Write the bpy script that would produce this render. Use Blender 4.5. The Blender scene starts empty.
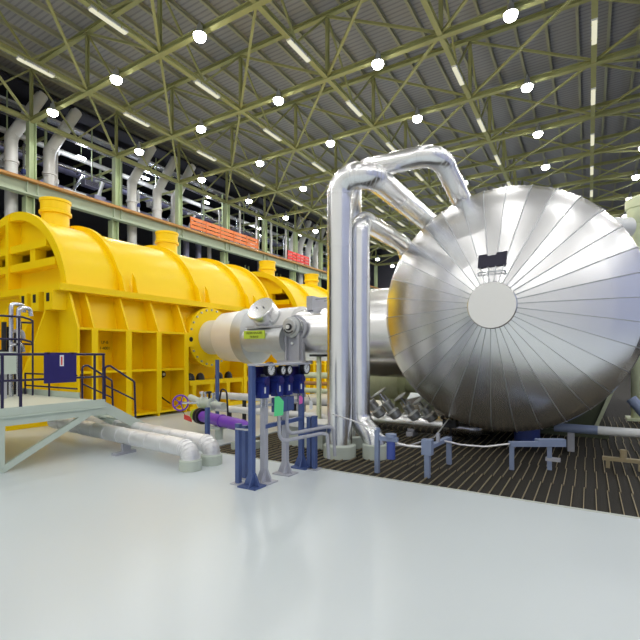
import bpy, math, random
from mathutils import Vector as V, Matrix
R = math.radians
PI = math.pi
random.seed(7)
SC = bpy.context.scene
COL = SC.collection

# ------------------------------------------------------------------ materials
MATS = {}
def new_mat(name):
    m = bpy.data.materials.new(name); m.use_nodes = True
    nt = m.node_tree
    return m, nt, nt.nodes['Principled BSDF']

def mat(name, rgb, rough=.5, metal=0., var=0., scale=6., bump=0., bscale=40., spec=None, coat=0.):
    """plain coloured surface with a little wear in colour, gloss and relief"""
    m, nt, b = new_mat(name)
    b.inputs['Metallic'].default_value = metal
    b.inputs['Roughness'].default_value = rough
    if spec is not None: b.inputs['Specular IOR Level'].default_value = spec
    if coat: b.inputs['Coat Weight'].default_value = coat; b.inputs['Coat Roughness'].default_value = .1
    tc = nt.nodes.new('ShaderNodeTexCoord')
    n = nt.nodes.new('ShaderNodeTexNoise'); n.inputs['Scale'].default_value = scale
    n.inputs['Detail'].default_value = 4
    nt.links.new(tc.outputs['Object'], n.inputs['Vector'])
    mx = nt.nodes.new('ShaderNodeMix'); mx.data_type = 'RGBA'
    lo = tuple(c * (1 - var) for c in rgb) + (1,); hi = tuple(min(1, c * (1 + var)) for c in rgb) + (1,)
    mx.inputs['A'].default_value = lo; mx.inputs['B'].default_value = hi
    nt.links.new(n.outputs['Fac'], mx.inputs['Factor'])
    nt.links.new(mx.outputs['Result'], b.inputs['Base Color'])
    if bump:
        n2 = nt.nodes.new('ShaderNodeTexNoise'); n2.inputs['Scale'].default_value = bscale
        nt.links.new(tc.outputs['Object'], n2.inputs['Vector'])
        bp = nt.nodes.new('ShaderNodeBump'); bp.inputs['Strength'].default_value = bump
        bp.inputs['Distance'].default_value = .02
        nt.links.new(n2.outputs['Fac'], bp.inputs['Height'])
        nt.links.new(bp.outputs['Normal'], b.inputs['Normal'])
    MATS[name] = m
    return m

mat('yellow', (1.0, .67, .002), .36, 0, .04, 1.5, .05, 3, .28)
mat('cladding', (.88, .885, .90), .24, 1, .05, 3, .10, 2.2)
mat('disc_metal', (.90, .90, .91), .27, 1, .04, 2, .0, 1.6)
mat('foil', (.86, .86, .87), .42, .55, .06, 5, .5, 9)
mat('cast_steel', (.55, .57, .59), .38, .7, .08, 5, .1, 20)
mat('steel_olive', (.42, .43, .19), .55, 0, .15, 2)
mat('steel_green', (.47, .56, .33), .5, 0, .10, 2)
mat('gallery_green', (.43, .50, .37), .5, 0, .08, 2)
mat('rust_trim', (.48, .24, .07), .6, 0, .2, 3)
mat('pale_green', (.56, .64, .56), .45, 0, .05, 4)
mat('deck_cream', (.70, .72, .60), .5, 0, .05, 4)
mat('collar', (.60, .66, .58), .6, 0, .06, 10)
mat('rail_navy', (.014, .012, .06), .35, 0, .1, 6)
mat('panel_navy', (.022, .016, .14), .4, 0, .1, 3)
mat('post_blue', (.075, .12, .30), .4, 0, .12, 8)
mat('post_steelblue', (.25, .31, .47), .4, 0, .1, 8)
mat('unit_blue', (.02, .035, .23), .35, 0, .15, 12)
mat('grey_paint', (.46, .47, .53), .4, 0, .06, 8)
mat('white_paint', (.80, .82, .82), .4, 0, .03, 5)
mat('duct_white', (.74, .74, .73), .4, .1, .06, 3)
mat('purple', (.20, .055, .52), .35, 0, .1, 6)
mat('lime', (.34, .55, .04), .4, 0, .1, 6)
mat('black', (.012, .012, .016), .45, 0, .1, 8)
mat('sign_black', (.008, .006, .03), .5, 0, .1, 8)
mat('orange', (.80, .22, .06), .6, 0, .15, 4)
mat('red', (.75, .06, .05), .5, 0, .1, 6)
mat('tag_green', (.12, .75, .30), .5, 0, .05, 6)
mat('tag_pink', (.85, .15, .55), .5, 0, .05, 6)
mat('label_lime', (.55, .72, .06), .5, 0, .03, 6)
mat('saddle_green', (.10, .12, .07), .5, 0, .1, 3)
mat('white_wall', (.80, .80, .78), .8, 0, .03, .5)
mat('blue_wall', (.42, .46, .66), .7, 0, .05, .5)
mat('machine_green', (.68, .74, .50), .5, 0, .15, 5)
mat('concrete', (.55, .58, .54), .8, 0, .1, 8, .2, 30)
mat('purlin_pale', (.42, .42, .29), .5, 0, .1, 2)
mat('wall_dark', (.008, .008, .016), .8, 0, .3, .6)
mat('far_wall', (.09, .09, .11), .8, 0, .2, .5)
mat('satin', (.90, .90, .91), .36, .35, .03, 4, .05, 4)
mat('wall_grey', (.52, .55, .60), .8, 0, .08, .5)
mat('dull_pipe', (.32, .32, .48), .45, .5, .2, 1.5)
mat('bright_tube', (.62, .63, .68), .25, 1, .05, 8)
mat('navy_pipe', (.06, .10, .40), .4, 0, .1, 6)

def emit(name, rgb, s):
    m = bpy.data.materials.new(name); m.use_nodes = True
    nt = m.node_tree; nt.nodes.remove(nt.nodes['Principled BSDF'])
    e = nt.nodes.new('ShaderNodeEmission'); e.inputs['Color'].default_value = rgb + (1,); e.inputs['Strength'].default_value = s
    nt.links.new(e.outputs[0], nt.nodes['Material Output'].inputs['Surface'])
    MATS[name] = m
emit('bulb', (1, 1, .97), 30)
emit('tube_light', (1, .97, .72), .58)

def floor_mat():
    m, nt, b = new_mat('floor_epoxy')
    tc = nt.nodes.new('ShaderNodeTexCoord')
    n = nt.nodes.new('ShaderNodeTexNoise'); n.inputs['Scale'].default_value = .35; n.inputs['Detail'].default_value = 2
    nt.links.new(tc.outputs['Object'], n.inputs['Vector'])
    r = nt.nodes.new('ShaderNodeValToRGB')
    r.color_ramp.elements[0].position = .3; r.color_ramp.elements[0].color = (.65, .715, .74, 1)
    r.color_ramp.elements[1].position = .7; r.color_ramp.elements[1].color = (.68, .74, .765, 1)
    nt.links.new(n.outputs['Fac'], r.inputs['Fac']); nt.links.new(r.outputs['Color'], b.inputs['Base Color'])
    n2 = nt.nodes.new('ShaderNodeTexNoise'); n2.inputs['Scale'].default_value = 2.5; n2.inputs['Detail'].default_value = 6
    nt.links.new(tc.outputs['Object'], n2.inputs['Vector'])
    mr = nt.nodes.new('ShaderNodeMapRange'); mr.inputs['To Min'].default_value = .27; mr.inputs['To Max'].default_value = .30
    nt.links.new(n2.outputs['Fac'], mr.inputs['Value']); nt.links.new(mr.outputs['Result'], b.inputs['Roughness'])
    n3 = nt.nodes.new('ShaderNodeTexNoise'); n3.inputs['Scale'].default_value = 5
    nt.links.new(tc.outputs['Object'], n3.inputs['Vector'])
    bp = nt.nodes.new('ShaderNodeBump'); bp.inputs['Strength'].default_value = .008; bp.inputs['Distance'].default_value = .02
    nt.links.new(n3.outputs['Fac'], bp.inputs['Height'])
    MATS['floor_epoxy'] = m
floor_mat()

def stripes_mat(name, base, line, axis, period, width, rough=.6, axis2=None, period2=.05, bump=.6, metal=0.):
    m, nt, b = new_mat(name)
    tc = nt.nodes.new('ShaderNodeTexCoord'); sp = nt.nodes.new('ShaderNodeSeparateXYZ')
    nt.links.new(tc.outputs['Object'], sp.inputs[0])
    def stripe(ax, per, w):
        d = nt.nodes.new('ShaderNodeMath'); d.operation = 'DIVIDE'; d.inputs[1].default_value = per
        nt.links.new(sp.outputs[ax], d.inputs[0])
        fr = nt.nodes.new('ShaderNodeMath'); fr.operation = 'FRACT'; nt.links.new(d.outputs[0], fr.inputs[0])
        lt = nt.nodes.new('ShaderNodeMath'); lt.operation = 'LESS_THAN'; lt.inputs[1].default_value = w / per
        nt.links.new(fr.outputs[0], lt.inputs[0])
        return lt
    s1 = stripe(axis, period, width)
    mx = nt.nodes.new('ShaderNodeMix'); mx.data_type = 'RGBA'
    mx.inputs['A'].default_value = base + (1,); mx.inputs['B'].default_value = line + (1,)
    nt.links.new(s1.outputs[0], mx.inputs['Factor'])
    nt.links.new(mx.outputs['Result'], b.inputs['Base Color'])
    h = s1
    if axis2 is not None:
        s2 = stripe(axis2, period2, period2 * .5)
        ad = nt.nodes.new('ShaderNodeMath'); ad.operation = 'ADD'
        nt.links.new(s1.outputs[0], ad.inputs[0]); nt.links.new(s2.outputs[0], ad.inputs[1]); h = ad
    bp = nt.nodes.new('ShaderNodeBump'); bp.inputs['Strength'].default_value = bump; bp.inputs['Distance'].default_value = .02
    nt.links.new(h.outputs[0], bp.inputs['Height']); nt.links.new(bp.outputs['Normal'], b.inputs['Normal'])
    b.inputs['Roughness'].default_value = rough; b.inputs['Metallic'].default_value = metal
    MATS[name] = m
stripes_mat('grating', (.010, .008, .004), (.022, .018, .012), 1, .05, .02, .8, 0, .07, .8)
stripes_mat('roof_deck', (.37, .37, .40), (.27, .27, .30), 1, .30, .10, .6, None, .05, .7)
mat('bar_tan', (.34, .28, .17), .5, .2, .15, 8)

# ------------------------------------------------------------------ mesh builder
class MB:
    def __init__(s): s.v = []; s.f = []
    def add(s, vs, fs):
        n = len(s.v); s.v += [tuple(p) for p in vs]; s.f += [tuple(i + n for i in f) for f in fs]; return s
    def box(s, x0, x1, y0, y1, z0, z1):
        vs = [(x, y, z) for z in (z0, z1) for y in (y0, y1) for x in (x0, x1)]
        return s.add(vs, [(0, 2, 3, 1), (4, 5, 7, 6), (0, 1, 5, 4), (2, 6, 7, 3), (0, 4, 6, 2), (1, 3, 7, 5)])
    def beam(s, p, q, w, h, up=(0, 0, 1)):
        p, q = V(p), V(q); d = (q - p).normalized(); up = V(up)
        if abs(d.dot(up)) > .98: up = V((1, 0, 0))
        a = d.cross(up).normalized(); b = a.cross(d).normalized()
        vs = [c + a * i * w / 2 + b * j * h / 2 for c in (p, q) for (i, j) in ((-1, -1), (1, -1), (1, 1), (-1, 1))]
        return s.add(vs, [(3, 2, 1, 0), (4, 5, 6, 7), (0, 1, 5, 4), (1, 2, 6, 5), (2, 3, 7, 6), (3, 0, 4, 7)])
    def ibeam(s, p, q, w, h, t=.03, up=(0, 0, 1)):
        p, q = V(p), V(q); d = (q - p).normalized(); u = V(up)
        if abs(d.dot(u)) > .98: u = V((0, 1, 0))
        a = d.cross(u).normalized(); b = a.cross(d).normalized()
        s.beam(p + b * (h / 2 - t / 2), q + b * (h / 2 - t / 2), w, t, b); s.beam(p - b * (h / 2 - t / 2), q - b * (h / 2 - t / 2), w, t, b)
        s.beam(p, q, t, h - 2 * t, b); return s
    def lathe(s, prof, o, axis=(0, 0, 1), seg=32, a0=0., a1=2 * PI, ref=None):
        """prof: (radius, distance along the axis)"""
        o = V(o); z = V(axis).normalized()
        x = V(ref) if ref else (V((0, 0, 1)) if abs(z.z) < .9 else V((1, 0, 0)))
        x = (x - z * x.dot(z)).normalized(); y = z.cross(x)
        full = abs(a1 - a0 - 2 * PI) < 1e-6
        m = seg if full else seg + 1
        vs = []; fs = []; rows = []
        for (r, t) in prof:
            if r < 1e-6: rows.append([len(vs)]); vs.append(o + z * t)
            else:
                row = []
                for i in range(m):
                    a = a0 + (a1 - a0) * i / seg
                    row.append(len(vs)); vs.append(o + z * t + (x * math.cos(a) + y * math.sin(a)) * r)
                rows.append(row)
        for A, B in zip(rows, rows[1:]):
            for i in range(seg):
                j = (i + 1) % m
                if len(A) == 1 and len(B) == 1: continue
                if len(A) == 1: fs.append((A[0], B[j], B[i]))
                elif len(B) == 1: fs.append((A[i], A[j], B[0]))
                else: fs.append((A[i], A[j], B[j], B[i]))
        return s.add(vs, fs)
    def cyl(s, p, q, r, seg=24, r2=None):
        p, q = V(p), V(q); L = (q - p).length; r2 = r if r2 is None else r2
        return s.lathe([(0, 0), (r, 0), (r2, L), (0, L)], p, q - p, seg)
    def ball(s, c, r, seg=16, n=10, sz=1.):
        return s.lathe([(r * math.sin(PI * i / n), -r * sz * math.cos(PI * i / n)) for i in range(n + 1)], c, (0, 0, 1), seg)
    def prism(s, pts, ext):
        e = V(ext); n = len(pts); vs = [V(p) for p in pts] + [V(p) + e for p in pts]
        fs = [tuple(range(n))[::-1], tuple(range(n, 2 * n))] + [(i, (i + 1) % n, n + (i + 1) % n, n + i) for i in range(n)]
        return s.add(vs, fs)
    def tube(s, pts, r, seg=16, fillet=0., fseg=8, caps=True, bands=None, bw=.03, bh=.008):
        path = fillet_path(pts, fillet, fseg); P = [p for p, _ in path]
        T = []
        for i in range(len(P)):
            a = P[i] - P[i - 1] if i else P[1] - P[0]
            b = P[i + 1] - P[i] if i < len(P) - 1 else a
            T.append((a.normalized() + b.normalized()).normalized())
        x = T[0].orthogonal().normalized(); vs = []; fs = []
        frames = []
        for i, (p, t) in enumerate(zip(P, T)):
            if i:
                x = (T[i - 1].rotation_difference(t)) @ x
                x = (x - t * x.dot(t)).normalized()
            y = t.cross(x); frames.append((p, t))
            rr = r[i] if isinstance(r, (list, tuple)) else r
            vs += [p + (x * math.cos(2 * PI * k / seg) + y * math.sin(2 * PI * k / seg)) * rr for k in range(seg)]
        for i in range(len(P) - 1):
            for k in range(seg):
                l = (k + 1) % seg
                fs.append((i * seg + k, i * seg + l, (i + 1) * seg + l, (i + 1) * seg + k))
        if caps:
            fs.append(tuple(range(seg))[::-1]); fs.append(tuple((len(P) - 1) * seg + k for k in range(seg)))
        s.add(vs, fs)
        if bands:
            for i in range(len(path)):
                if path[i][1] and 0 < i < len(path) - 1: s.lathe([(r, -bw * .35), (r + bh, -bw * .3), (r + bh, bw * .3), (r, bw * .35)], P[i], T[i], seg)
            for i in range(len(P) - 1):
                L = (P[i + 1] - P[i]).length
                if L > bands * .8:
                    n = max(1, round(L / bands)); d = (P[i + 1] - P[i]).normalized()
                    for k in range(1, n):
                        s.lathe([(r, -bw / 2), (r + bh, -bw / 2), (r + bh, bw / 2), (r, bw / 2)], P[i] + d * L * k / n, d, seg)
        return s
    def build(s, name, m, parent=None, smooth=True, ang=32):
        off = WLOC.get(parent.name, V((0, 0, 0))) if parent else V((0, 0, 0))
        me = bpy.data.meshes.new(name)
        me.from_pydata([tuple(V(p) - off) for p in s.v], [], s.f)
        me.validate(); me.update()
        me.materials.append(MATS[m])
        if smooth:
            me.polygons.foreach_set('use_smooth', [True] * len(me.polygons))
            me.set_sharp_from_angle(angle=R(ang))
        o = bpy.data.objects.new(name, me); COL.objects.link(o)
        if parent: o.parent = parent; WLOC[o.name] = off
        return o

def fillet_path(pts, r, n):
    pts = [V(p) for p in pts]; out = [(pts[0], False)]
    for i in range(1, len(pts) - 1):
        a, b, c = pts[i - 1], pts[i], pts[i + 1]
        d1 = (a - b).normalized(); d2 = (c - b).normalized()
        ang = d1.angle(d2)
        if r <= 0 or ang > PI - .02: out.append((b, False)); continue
        t = min(r / math.tan(ang / 2), (a - b).length * .49, (c - b).length * .49); rr = t * math.tan(ang / 2)
        ctr = b + (d1 + d2).normalized() * (rr / math.sin(ang / 2))
        u = b + d1 * t - ctr; w = b + d2 * t - ctr; th = u.angle(w); ax = u.cross(w).normalized()
        for k in range(n + 1):
            out.append((ctr + Matrix.Rotation(th * k / n, 3, ax) @ u, True))
    out.append((pts[-1], False)); return out

WLOC = {}
def thing(name, label, cat, loc=(0, 0, 0), group=None):
    o = bpy.data.objects.new(name, None); COL.objects.link(o); o.location = loc; o.empty_display_size = .2
    o['label'] = label; o['category'] = cat
    if group: o['group'] = group
    WLOC[o.name] = V(loc); return o
def tag(o, label, cat, group=None):
    o['label'] = label; o['category'] = cat
    if group: o['group'] = group
    return o
def solo(name, mb, m, label, cat, group=None, **k):
    return tag(mb.build(name, m, **k), label, cat, group)
def struct(name, mb, m, parent=None, **k):
    o = mb.build(name, m, parent, **k); o['kind'] = 'structure'; return o
def dup(root, delta, label):
    r = root.copy(); COL.objects.link(r); r.location = V(root.location) + V(delta); r['label'] = label
    for ch in list(root.children):
        c = ch.copy(); COL.objects.link(c); c.parent = r
        for g in list(ch.children):
            d = g.copy(); COL.objects.link(d); d.parent = c
    return r
def text(name, body, size, m, M, parent, align='CENTER'):
    cu = bpy.data.curves.new(name, 'FONT'); cu.body = body; cu.size = size; cu.align_x = align; cu.extrude = .002
    tmp = bpy.data.objects.new(name, cu); COL.objects.link(tmp); bpy.context.view_layer.update()
    me = bpy.data.meshes.new_from_object(tmp.evaluated_get(bpy.context.evaluated_depsgraph_get())); bpy.data.objects.remove(tmp)
    me.materials.clear(); me.materials.append(MATS[m]); o = bpy.data.objects.new(name, me); COL.objects.link(o)
    if parent: o.parent = parent; M = Matrix.Translation(-WLOC.get(parent.name, V((0, 0, 0)))) @ M
    o.matrix_local = M; return o
FACE_PX = Matrix(((0, 0, 1, 0), (1, 0, 0, 0), (0, 1, 0, 0), (0, 0, 0, 1)))     # lettering read from +X
ORD = ['first', 'second', 'third', 'fourth', 'fifth', 'sixth', 'seventh', 'eighth', 'ninth', 'tenth', 'eleventh', 'twelfth', 'thirteenth']

# ------------------------------------------------------------------ camera
CA = R(31.174); FX = 444.; CY = 354.3; EYE = 1.9
cam = bpy.data.cameras.new('camera'); co = bpy.data.objects.new('camera', cam); COL.objects.link(co)
co.location = (0, 0, EYE); co.rotation_euler = (R(90), 0, CA)
cam.sensor_width = 36; cam.lens = FX / 640 * 36; cam.shift_y = (CY - 320) / 640; cam.clip_start = .05; cam.clip_end = 300
SC.camera = co
def seen(x, y, z, m=12):
    d = -math.sin(CA) * x + math.cos(CA) * y; r = math.cos(CA) * x + math.sin(CA) * y
    if d < .5: return False
    u = 320 + FX * r / d; v = CY - FX * (z - EYE) / d
    return -m < u < 640 + m and -m < v < 640 + m

# ------------------------------------------------------------------ hall shell
X0, DX, Y0, DY, ZB, ZT = .22, 6., 14.39, 5.834, 16.485, 19.8
TX = lambda j: X0 - DX * j
TY = lambda k: Y0 + DY * k
XL, XR, YF, YB = -46., 18.6, -13., 72.
fl = MB(); fl.box(XL, XR, YF, 6.3, -.3, 0); fl.box(XL, -6.6, 6.3, YB, -.3, 0)
struct('floor', fl, 'floor_epoxy', smooth=False)
gr = MB(); gr.box(-6.6, XR, 6.3, YB, -.12, -.03)  # dark sheet carried past its bars to the back wall, added to darken far floor
go = struct('floor_grating', gr, 'grating', smooth=False)
tr = MB(); x = -6.5; i = 0
while x < 6.4:
    for seg in range(9):
        off = .02 if seg % 2 else 0
        tr.box(x + off, x + off + .010, 6.34 + seg * 1.1, 6.34 + (seg + 1) * 1.1 - .02, -.035, -.008)
    x += .14
struct('bearing_bars', tr, 'bar_tan', go, smooth=False)
ed = MB(); ed.box(-6.6, XR, 6.28, 6.34, -.1, .004); struct('trim_1', ed, 'concrete', smooth=False)
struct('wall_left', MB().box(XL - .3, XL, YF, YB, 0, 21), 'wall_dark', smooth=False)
struct('wall_back', MB().box(XL, XR, YB, YB + .3, 0, 21), 'far_wall', smooth=False)
struct('wall_right', MB().box(XR, XR + .3, YF, YB, 0, 21), 'blue_wall', smooth=False)
struct('wall_front', MB().box(XL, XR, YF - .3, YF, 0, 21), 'white_wall', smooth=False)
ceil = struct('ceiling', MB().box(XL, XR, YF, YB, 20.3, 20.5), 'roof_deck', smooth=False)
struct('darkening_slab', MB().box(XL, TX(5) - .8, YF, YB, 19.0, 19.15), 'wall_dark', smooth=False)  # dark slab added below the deck to darken the gallery
x = X0 + 18 - .75
while x > XL + 1:
    MB().ibeam((x, YF, 20.17), (x, YB, 20.17), .14, .26, .03).build('purlin', 'purlin_pale', ceil, smooth=False)['kind'] = 'structure'
    x -= 1.5
# ------------------------------------------------------------------ roof trusses
KS = range(-1, 10)
for n, k in enumerate(KS):
    y = TY(k)
    t = thing('roof_truss', 'olive steel roof truss crossing the hall, %s counted from the camera' % ORD[n], 'roof truss', (TX(5), y, ZB), 'roof trusses across the hall')
    MB().ibeam((TX(5), y, ZB), (TX(-3), y, ZB), .27, .26, .04).build('bottom_chord', 'steel_olive', t, smooth=False)
    MB().ibeam((TX(5), y, ZT), (TX(-3), y, ZT), .24, .24, .04).build('top_chord', 'steel_olive', t, smooth=False)
    for j in range(-3, 6):
        MB().ibeam((TX(j), y, ZB + .15), (TX(j), y, ZT - .14), .17, .16, .03, (0, 1, 0)).build('vertical', 'steel_olive', t, smooth=False)
        if j < 5:
            MB().beam((TX(j), y, ZB + .1), (TX(j + 1), y, ZT - .1), .12, .11).build('diagonal', 'steel_olive', t, smooth=False)
# ------------------------------------------------------------------ ties along the hall with their bracing and strip lights
for n, j in enumerate(range(-2, 6)):
    x = TX(j)
    t = thing('roof_tie', 'long olive roof tie running down the hall, %s from the tank side' % ORD[n], 'roof tie', (x, TY(-1), ZB), 'roof ties along the hall')
    MB().ibeam((x, TY(-1), ZB + .02), (x, TY(9), ZB + .02), .24, .24, .03).build('tie_bar', 'steel_olive', t, smooth=False)
    for k in range(-1, 9):
        ym = TY(k) + DY / 2
        for ya in (TY(k), TY(k + 1)):
            MB().beam((x, ya, ZT - .1), (x, ym, ZB + .1), .09, .09).build('web_brace', 'steel_olive', t, smooth=False)
        if j > -2:
            MB().beam((x, TY(k + 1), ZB + .05), (TX(j - 1), TY(k), ZB + .05), .12, .10).build('sway_brace', 'steel_olive', t, smooth=False)
        if j in (0, -1):
            MB().beam((x, TY(k), ZB), (TX(j - 1), TY(k) + DY * .5, ZB + .05), .10, .09).build('sway_brace', 'steel_olive', t, smooth=False)
        yl = TY(k + 1) - 3.55
        if k < 8 and j <= 4 and seen(x, yl + .8, ZB, 5):
            s = thing('strip_lamp', 'fluorescent strip light under the %s roof tie from tank side, before the %s truss' % (ORD[n], ORD[k + 2]), 'strip light', (x, yl, ZB - .13), 'fluorescent strip lights under the roof ties')
            MB().box(x - .12, x + .12, yl, yl + 1.75, ZB - .17, ZB - .05).build('housing', 'white_paint', s, smooth=False)
            for yc_ in (yl + .3, yl + 1.4): MB().box(x - .14, x + .14, yc_ - .02, yc_ + .02, ZB - .18, ZB - .06).build('mount_clip', 'steel_olive', s, smooth=False)
            MB().box(x - .10, x + .10, yl + .04, yl + 1.71, ZB - .215, ZB - .172).build('diffuser', 'tube_light', s, smooth=False)
# ------------------------------------------------------------------ bay lamps
LAMP_W = 240.
ldat = bpy.data.lights.new('bay_lamp_light', 'SPOT'); ldat.spot_size = R(168); ldat.spot_blend = .25; ldat.energy = LAMP_W; ldat.shadow_soft_size = .17; ldat.color = (1, .985, .95)
lens_me = house_me = None
for k in range(-4, 10):
    for n, j in enumerate(range(-3, 5)):
        x = TX(j) - 3; y = TY(k) - .28
        lo = bpy.data.objects.new('bay_lamp_light', ldat); COL.objects.link(lo); lo.location = (x, y, ZB - .72)
        if k >= -1 and seen(x, y, ZB - .4, 4):
            z = ZB - .42
            t = thing('bay_lamp', 'glowing bay lamp on the %s truss from camera, %s lamp from tank side' % (ORD[k + 1], ORD[n]), 'lamp', (x, y, z), 'hanging bay lamps under the roof')
            MB().lathe([(0, .62), (.05, .62), (.06, .45), (.13, .42), (.15, .2), (.30, 0), (.28, 0), (.13, .18), (0, .2)], (x, y, z), (0, 0, 1), 14).build('housing', 'cast_steel', t)
            MB().lathe([(.27, .02), (.27, -.08), (.22, -.18), (.12, -.24), (0, -.26)], (x, y, z), (0, 0, 1), 14).build('lens', 'bulb', t)
            MB().beam((x, y, z + .6), (x, y + .2, z + .62), .04, .04).build('hanger', 'steel_olive', t, smooth=False)

# ------------------------------------------------------------------ gallery on the far side of the turbines
GX = TX(5)
gb = thing('gallery_beam', 'long pale green gallery edge girder with rusty top strip behind the turbines', 'girder', (GX, YF, 11.8))
MB().box(GX - .06, GX + .06, YF, YB, 11.86, 12.56).build('web', 'gallery_green', gb, smooth=False)
MB().box(GX - .25, GX + .25, YF, YB, 11.78, 11.86).build('bottom_flange', 'gallery_green', gb, smooth=False)
MB().box(GX - .30, GX + .46, YF, YB, 12.56, 12.72).build('top_flange', 'rust_trim', gb, smooth=False)
for k in range(-1, 10):
    for o in (-.3, .3): MB().box(GX - .05, GX + .22, TY(k) + o - .03, TY(k) + o + .03, 11.86, 12.56).build('stiffener', 'gallery_green', gb, smooth=False)
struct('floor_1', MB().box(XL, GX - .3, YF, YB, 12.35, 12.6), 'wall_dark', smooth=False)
for n, k in enumerate(range(-1, 10)):
    y = TY(k)
    t = thing('hall_column', 'pale green steel column carrying the %s roof truss, standing behind the gallery girder' % ORD[k + 1], 'column', (GX, y, 0), 'columns along the gallery')
    MB().ibeam((GX - .35, y, 0), (GX - .35, y, 11.76), .55, .5, .05).build('lower_shaft', 'steel_green', t, smooth=False)
    MB().ibeam((GX, y, 12.73), (GX, y, ZB - .14), .42, .42, .05).build('upper_shaft', 'steel_green', t, smooth=False)
    MB().box(GX - .3, GX + .3, y - .3, y + .3, 12.72, 12.78).build('base_plate', 'steel_green', t, smooth=False)
# tall white bent ducts behind the girder
DUCT = [13.8, 16.1, 22.4, 24.8, 26.7, 44.6, 46.4, 48.2, 50.0]
for n, y in enumerate(DUCT):
    xd = GX - 1.2
    lab = 'white bent duct rising through the gallery, %s along from the camera end' % ORD[n]
    t = thing('vent_duct', lab, 'duct', (xd, y, 0), 'bent white ducts on the gallery')
    pts = [(xd, y, 0), (xd, y, 15.5), (xd + .2, y + 1.75, 18.95)]
    MB().tube(pts, .36, 16, .7, 5, bands=1.6, bw=.06, bh=.02).build('duct_pipe', 'duct_white', t)
    MB().lathe([(.36, 0), (.43, 0), (.43, .16), (.36, .16)], (xd, y, 13.9), (0, 0, 1), 16).build('collar', 'duct_white', t)
# horizontal lagged pipes on the gallery
for n, (xx, zz, rr, mm, lab) in enumerate([
        (-34.25, 13.6, .5, 'dull_pipe', 'thick dull lagged pipe lying low along the gallery'),
        (-36, 14.9, .45, 'dull_pipe', 'dull lagged pipe at mid height along the gallery'),
        (-32.72, 15.6, .12, 'bright_tube', 'thin bright tube running high along the gallery front'),
        (-34.5, 17.36, .2, 'duct_white', 'white pipe running high along the gallery'),
        (-38, 17.6, .4, 'dull_pipe', 'highest lagged pipe along the back of the gallery'),
        (-37, 13.4, .3, 'bright_tube', 'bright metal pipe near the gallery floor at the back')]):
    solo('gallery_pipe', MB().tube([(xx, YF + 1, zz), (xx, YB - 1, zz)], rr, 14, bands=2.4, bw=.1, bh=.03), mm, lab, 'pipe', 'pipes running along the gallery')
# pipe racks: frames across the gallery
for n, k in enumerate(range(-1, 10)):
    y = TY(k) + 2.2
    t = thing('pipe_rack', 'green steel pipe rack frame on the gallery, %s from the camera end' % ORD[n], 'rack', (-36, y, 12.6), 'pipe rack frames on the gallery')
    for xx in (-32.4, -35.2, -39):
        MB().beam((xx, y, 12.6), (xx, y, 18.6), .14, .14).build('post', 'steel_green', t, smooth=False)
    for zz in (14.31, 15.55, 17.05, 18.5):
        MB().beam((-32.4, y, zz), (-41, y, zz), .12, .16).build('crossbar', 'steel_olive', t, smooth=False)
    MB().beam((-32.4, y, 13.2), (-33.6, y, 14.3), .09, .09).build('brace', 'steel_green', t, smooth=False)
    MB().beam((-35.2, y, 17.0), (-32.4, y, 15.3), .09, .09).build('brace', 'steel_green', t, smooth=False)
rng = random.Random(3)
for n, yy in enumerate([14.9, 17.0, 21.4, 23.6, 25.8, 28.0, 30.6, 33.0, 35.6, 41.6, 44, 47, 51]):
    xx = -31.8; top = 15.4 + 1.6 * rng.random()
    t = thing('standing_tube', 'slender pale vertical tube among the gallery pipework, %s from the camera end' % ORD[n], 'tube', (xx, yy, 12.6), 'slender tubes on the gallery')
    MB().tube([(xx, yy, 12.6), (xx, yy, top), (xx - .35, yy + .3, top + .05)], .07 + .03 * (n % 2), 10, .25, 4).build('tube_run', 'duct_white' if n % 2 else 'bright_tube', t)
    MB().lathe([(.07, 0), (.16, .02), (.16, .3), (.07, .32)], (xx, yy, 13.2 + rng.random()), (0, 0, 1), 10).build('fitting', 'white_paint' if n % 3 else 'navy_pipe', t)
for n in range(8):
    yy = 13.6 + n * 5.834 + rng.random() * .6; xx = -32.5; zz = 13.2 + rng.random() * 1.6
    t = thing('vent_box', 'small pale duct box with grille hung in the gallery pipework, %s from camera end' % ORD[n], 'duct box', (xx, yy, zz), 'duct boxes on the gallery')
    MB().box(xx - .3, xx + .25, yy - .55, yy + .55, zz, zz + .42).build('body', ('white_paint', 'dull_pipe', 'duct_white')[n % 3], t, smooth=False)
    g_ = MB()
    for q in range(5): g_.box(xx + .25, xx + .265, yy - .48, yy + .48, zz + .06 + q * .07, zz + .09 + q * .07)
    g_.build('grille', 'black', t, smooth=False)
    MB().box(xx + .22, xx + .28, yy - .04, yy + .04, zz + .40, 19.0).build('hanger', 'steel_green', t, smooth=False)
# cable trays and a gallery crane rail
for n, (xx, zz, lab) in enumerate([(-31.8, 17.3, 'lower perforated cable tray hanging high over the gallery edge'), (-32.6, 18.4, 'upper cable tray hanging under the gallery roof')]):
    t = thing('cable_tray', lab, 'cable tray', (xx, YF, zz))
    MB().box(xx - .3, xx + .3, YF + 1, YB - 1, zz, zz + .03).build('tray', 'bright_tube', t, smooth=False)
    for s in (-1, 1): MB().box(xx + s * .3 - .015, xx + s * .3 + .015, YF + 1, YB - 1, zz, zz + .14).build('side_rail', 'duct_white', t, smooth=False)
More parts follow.
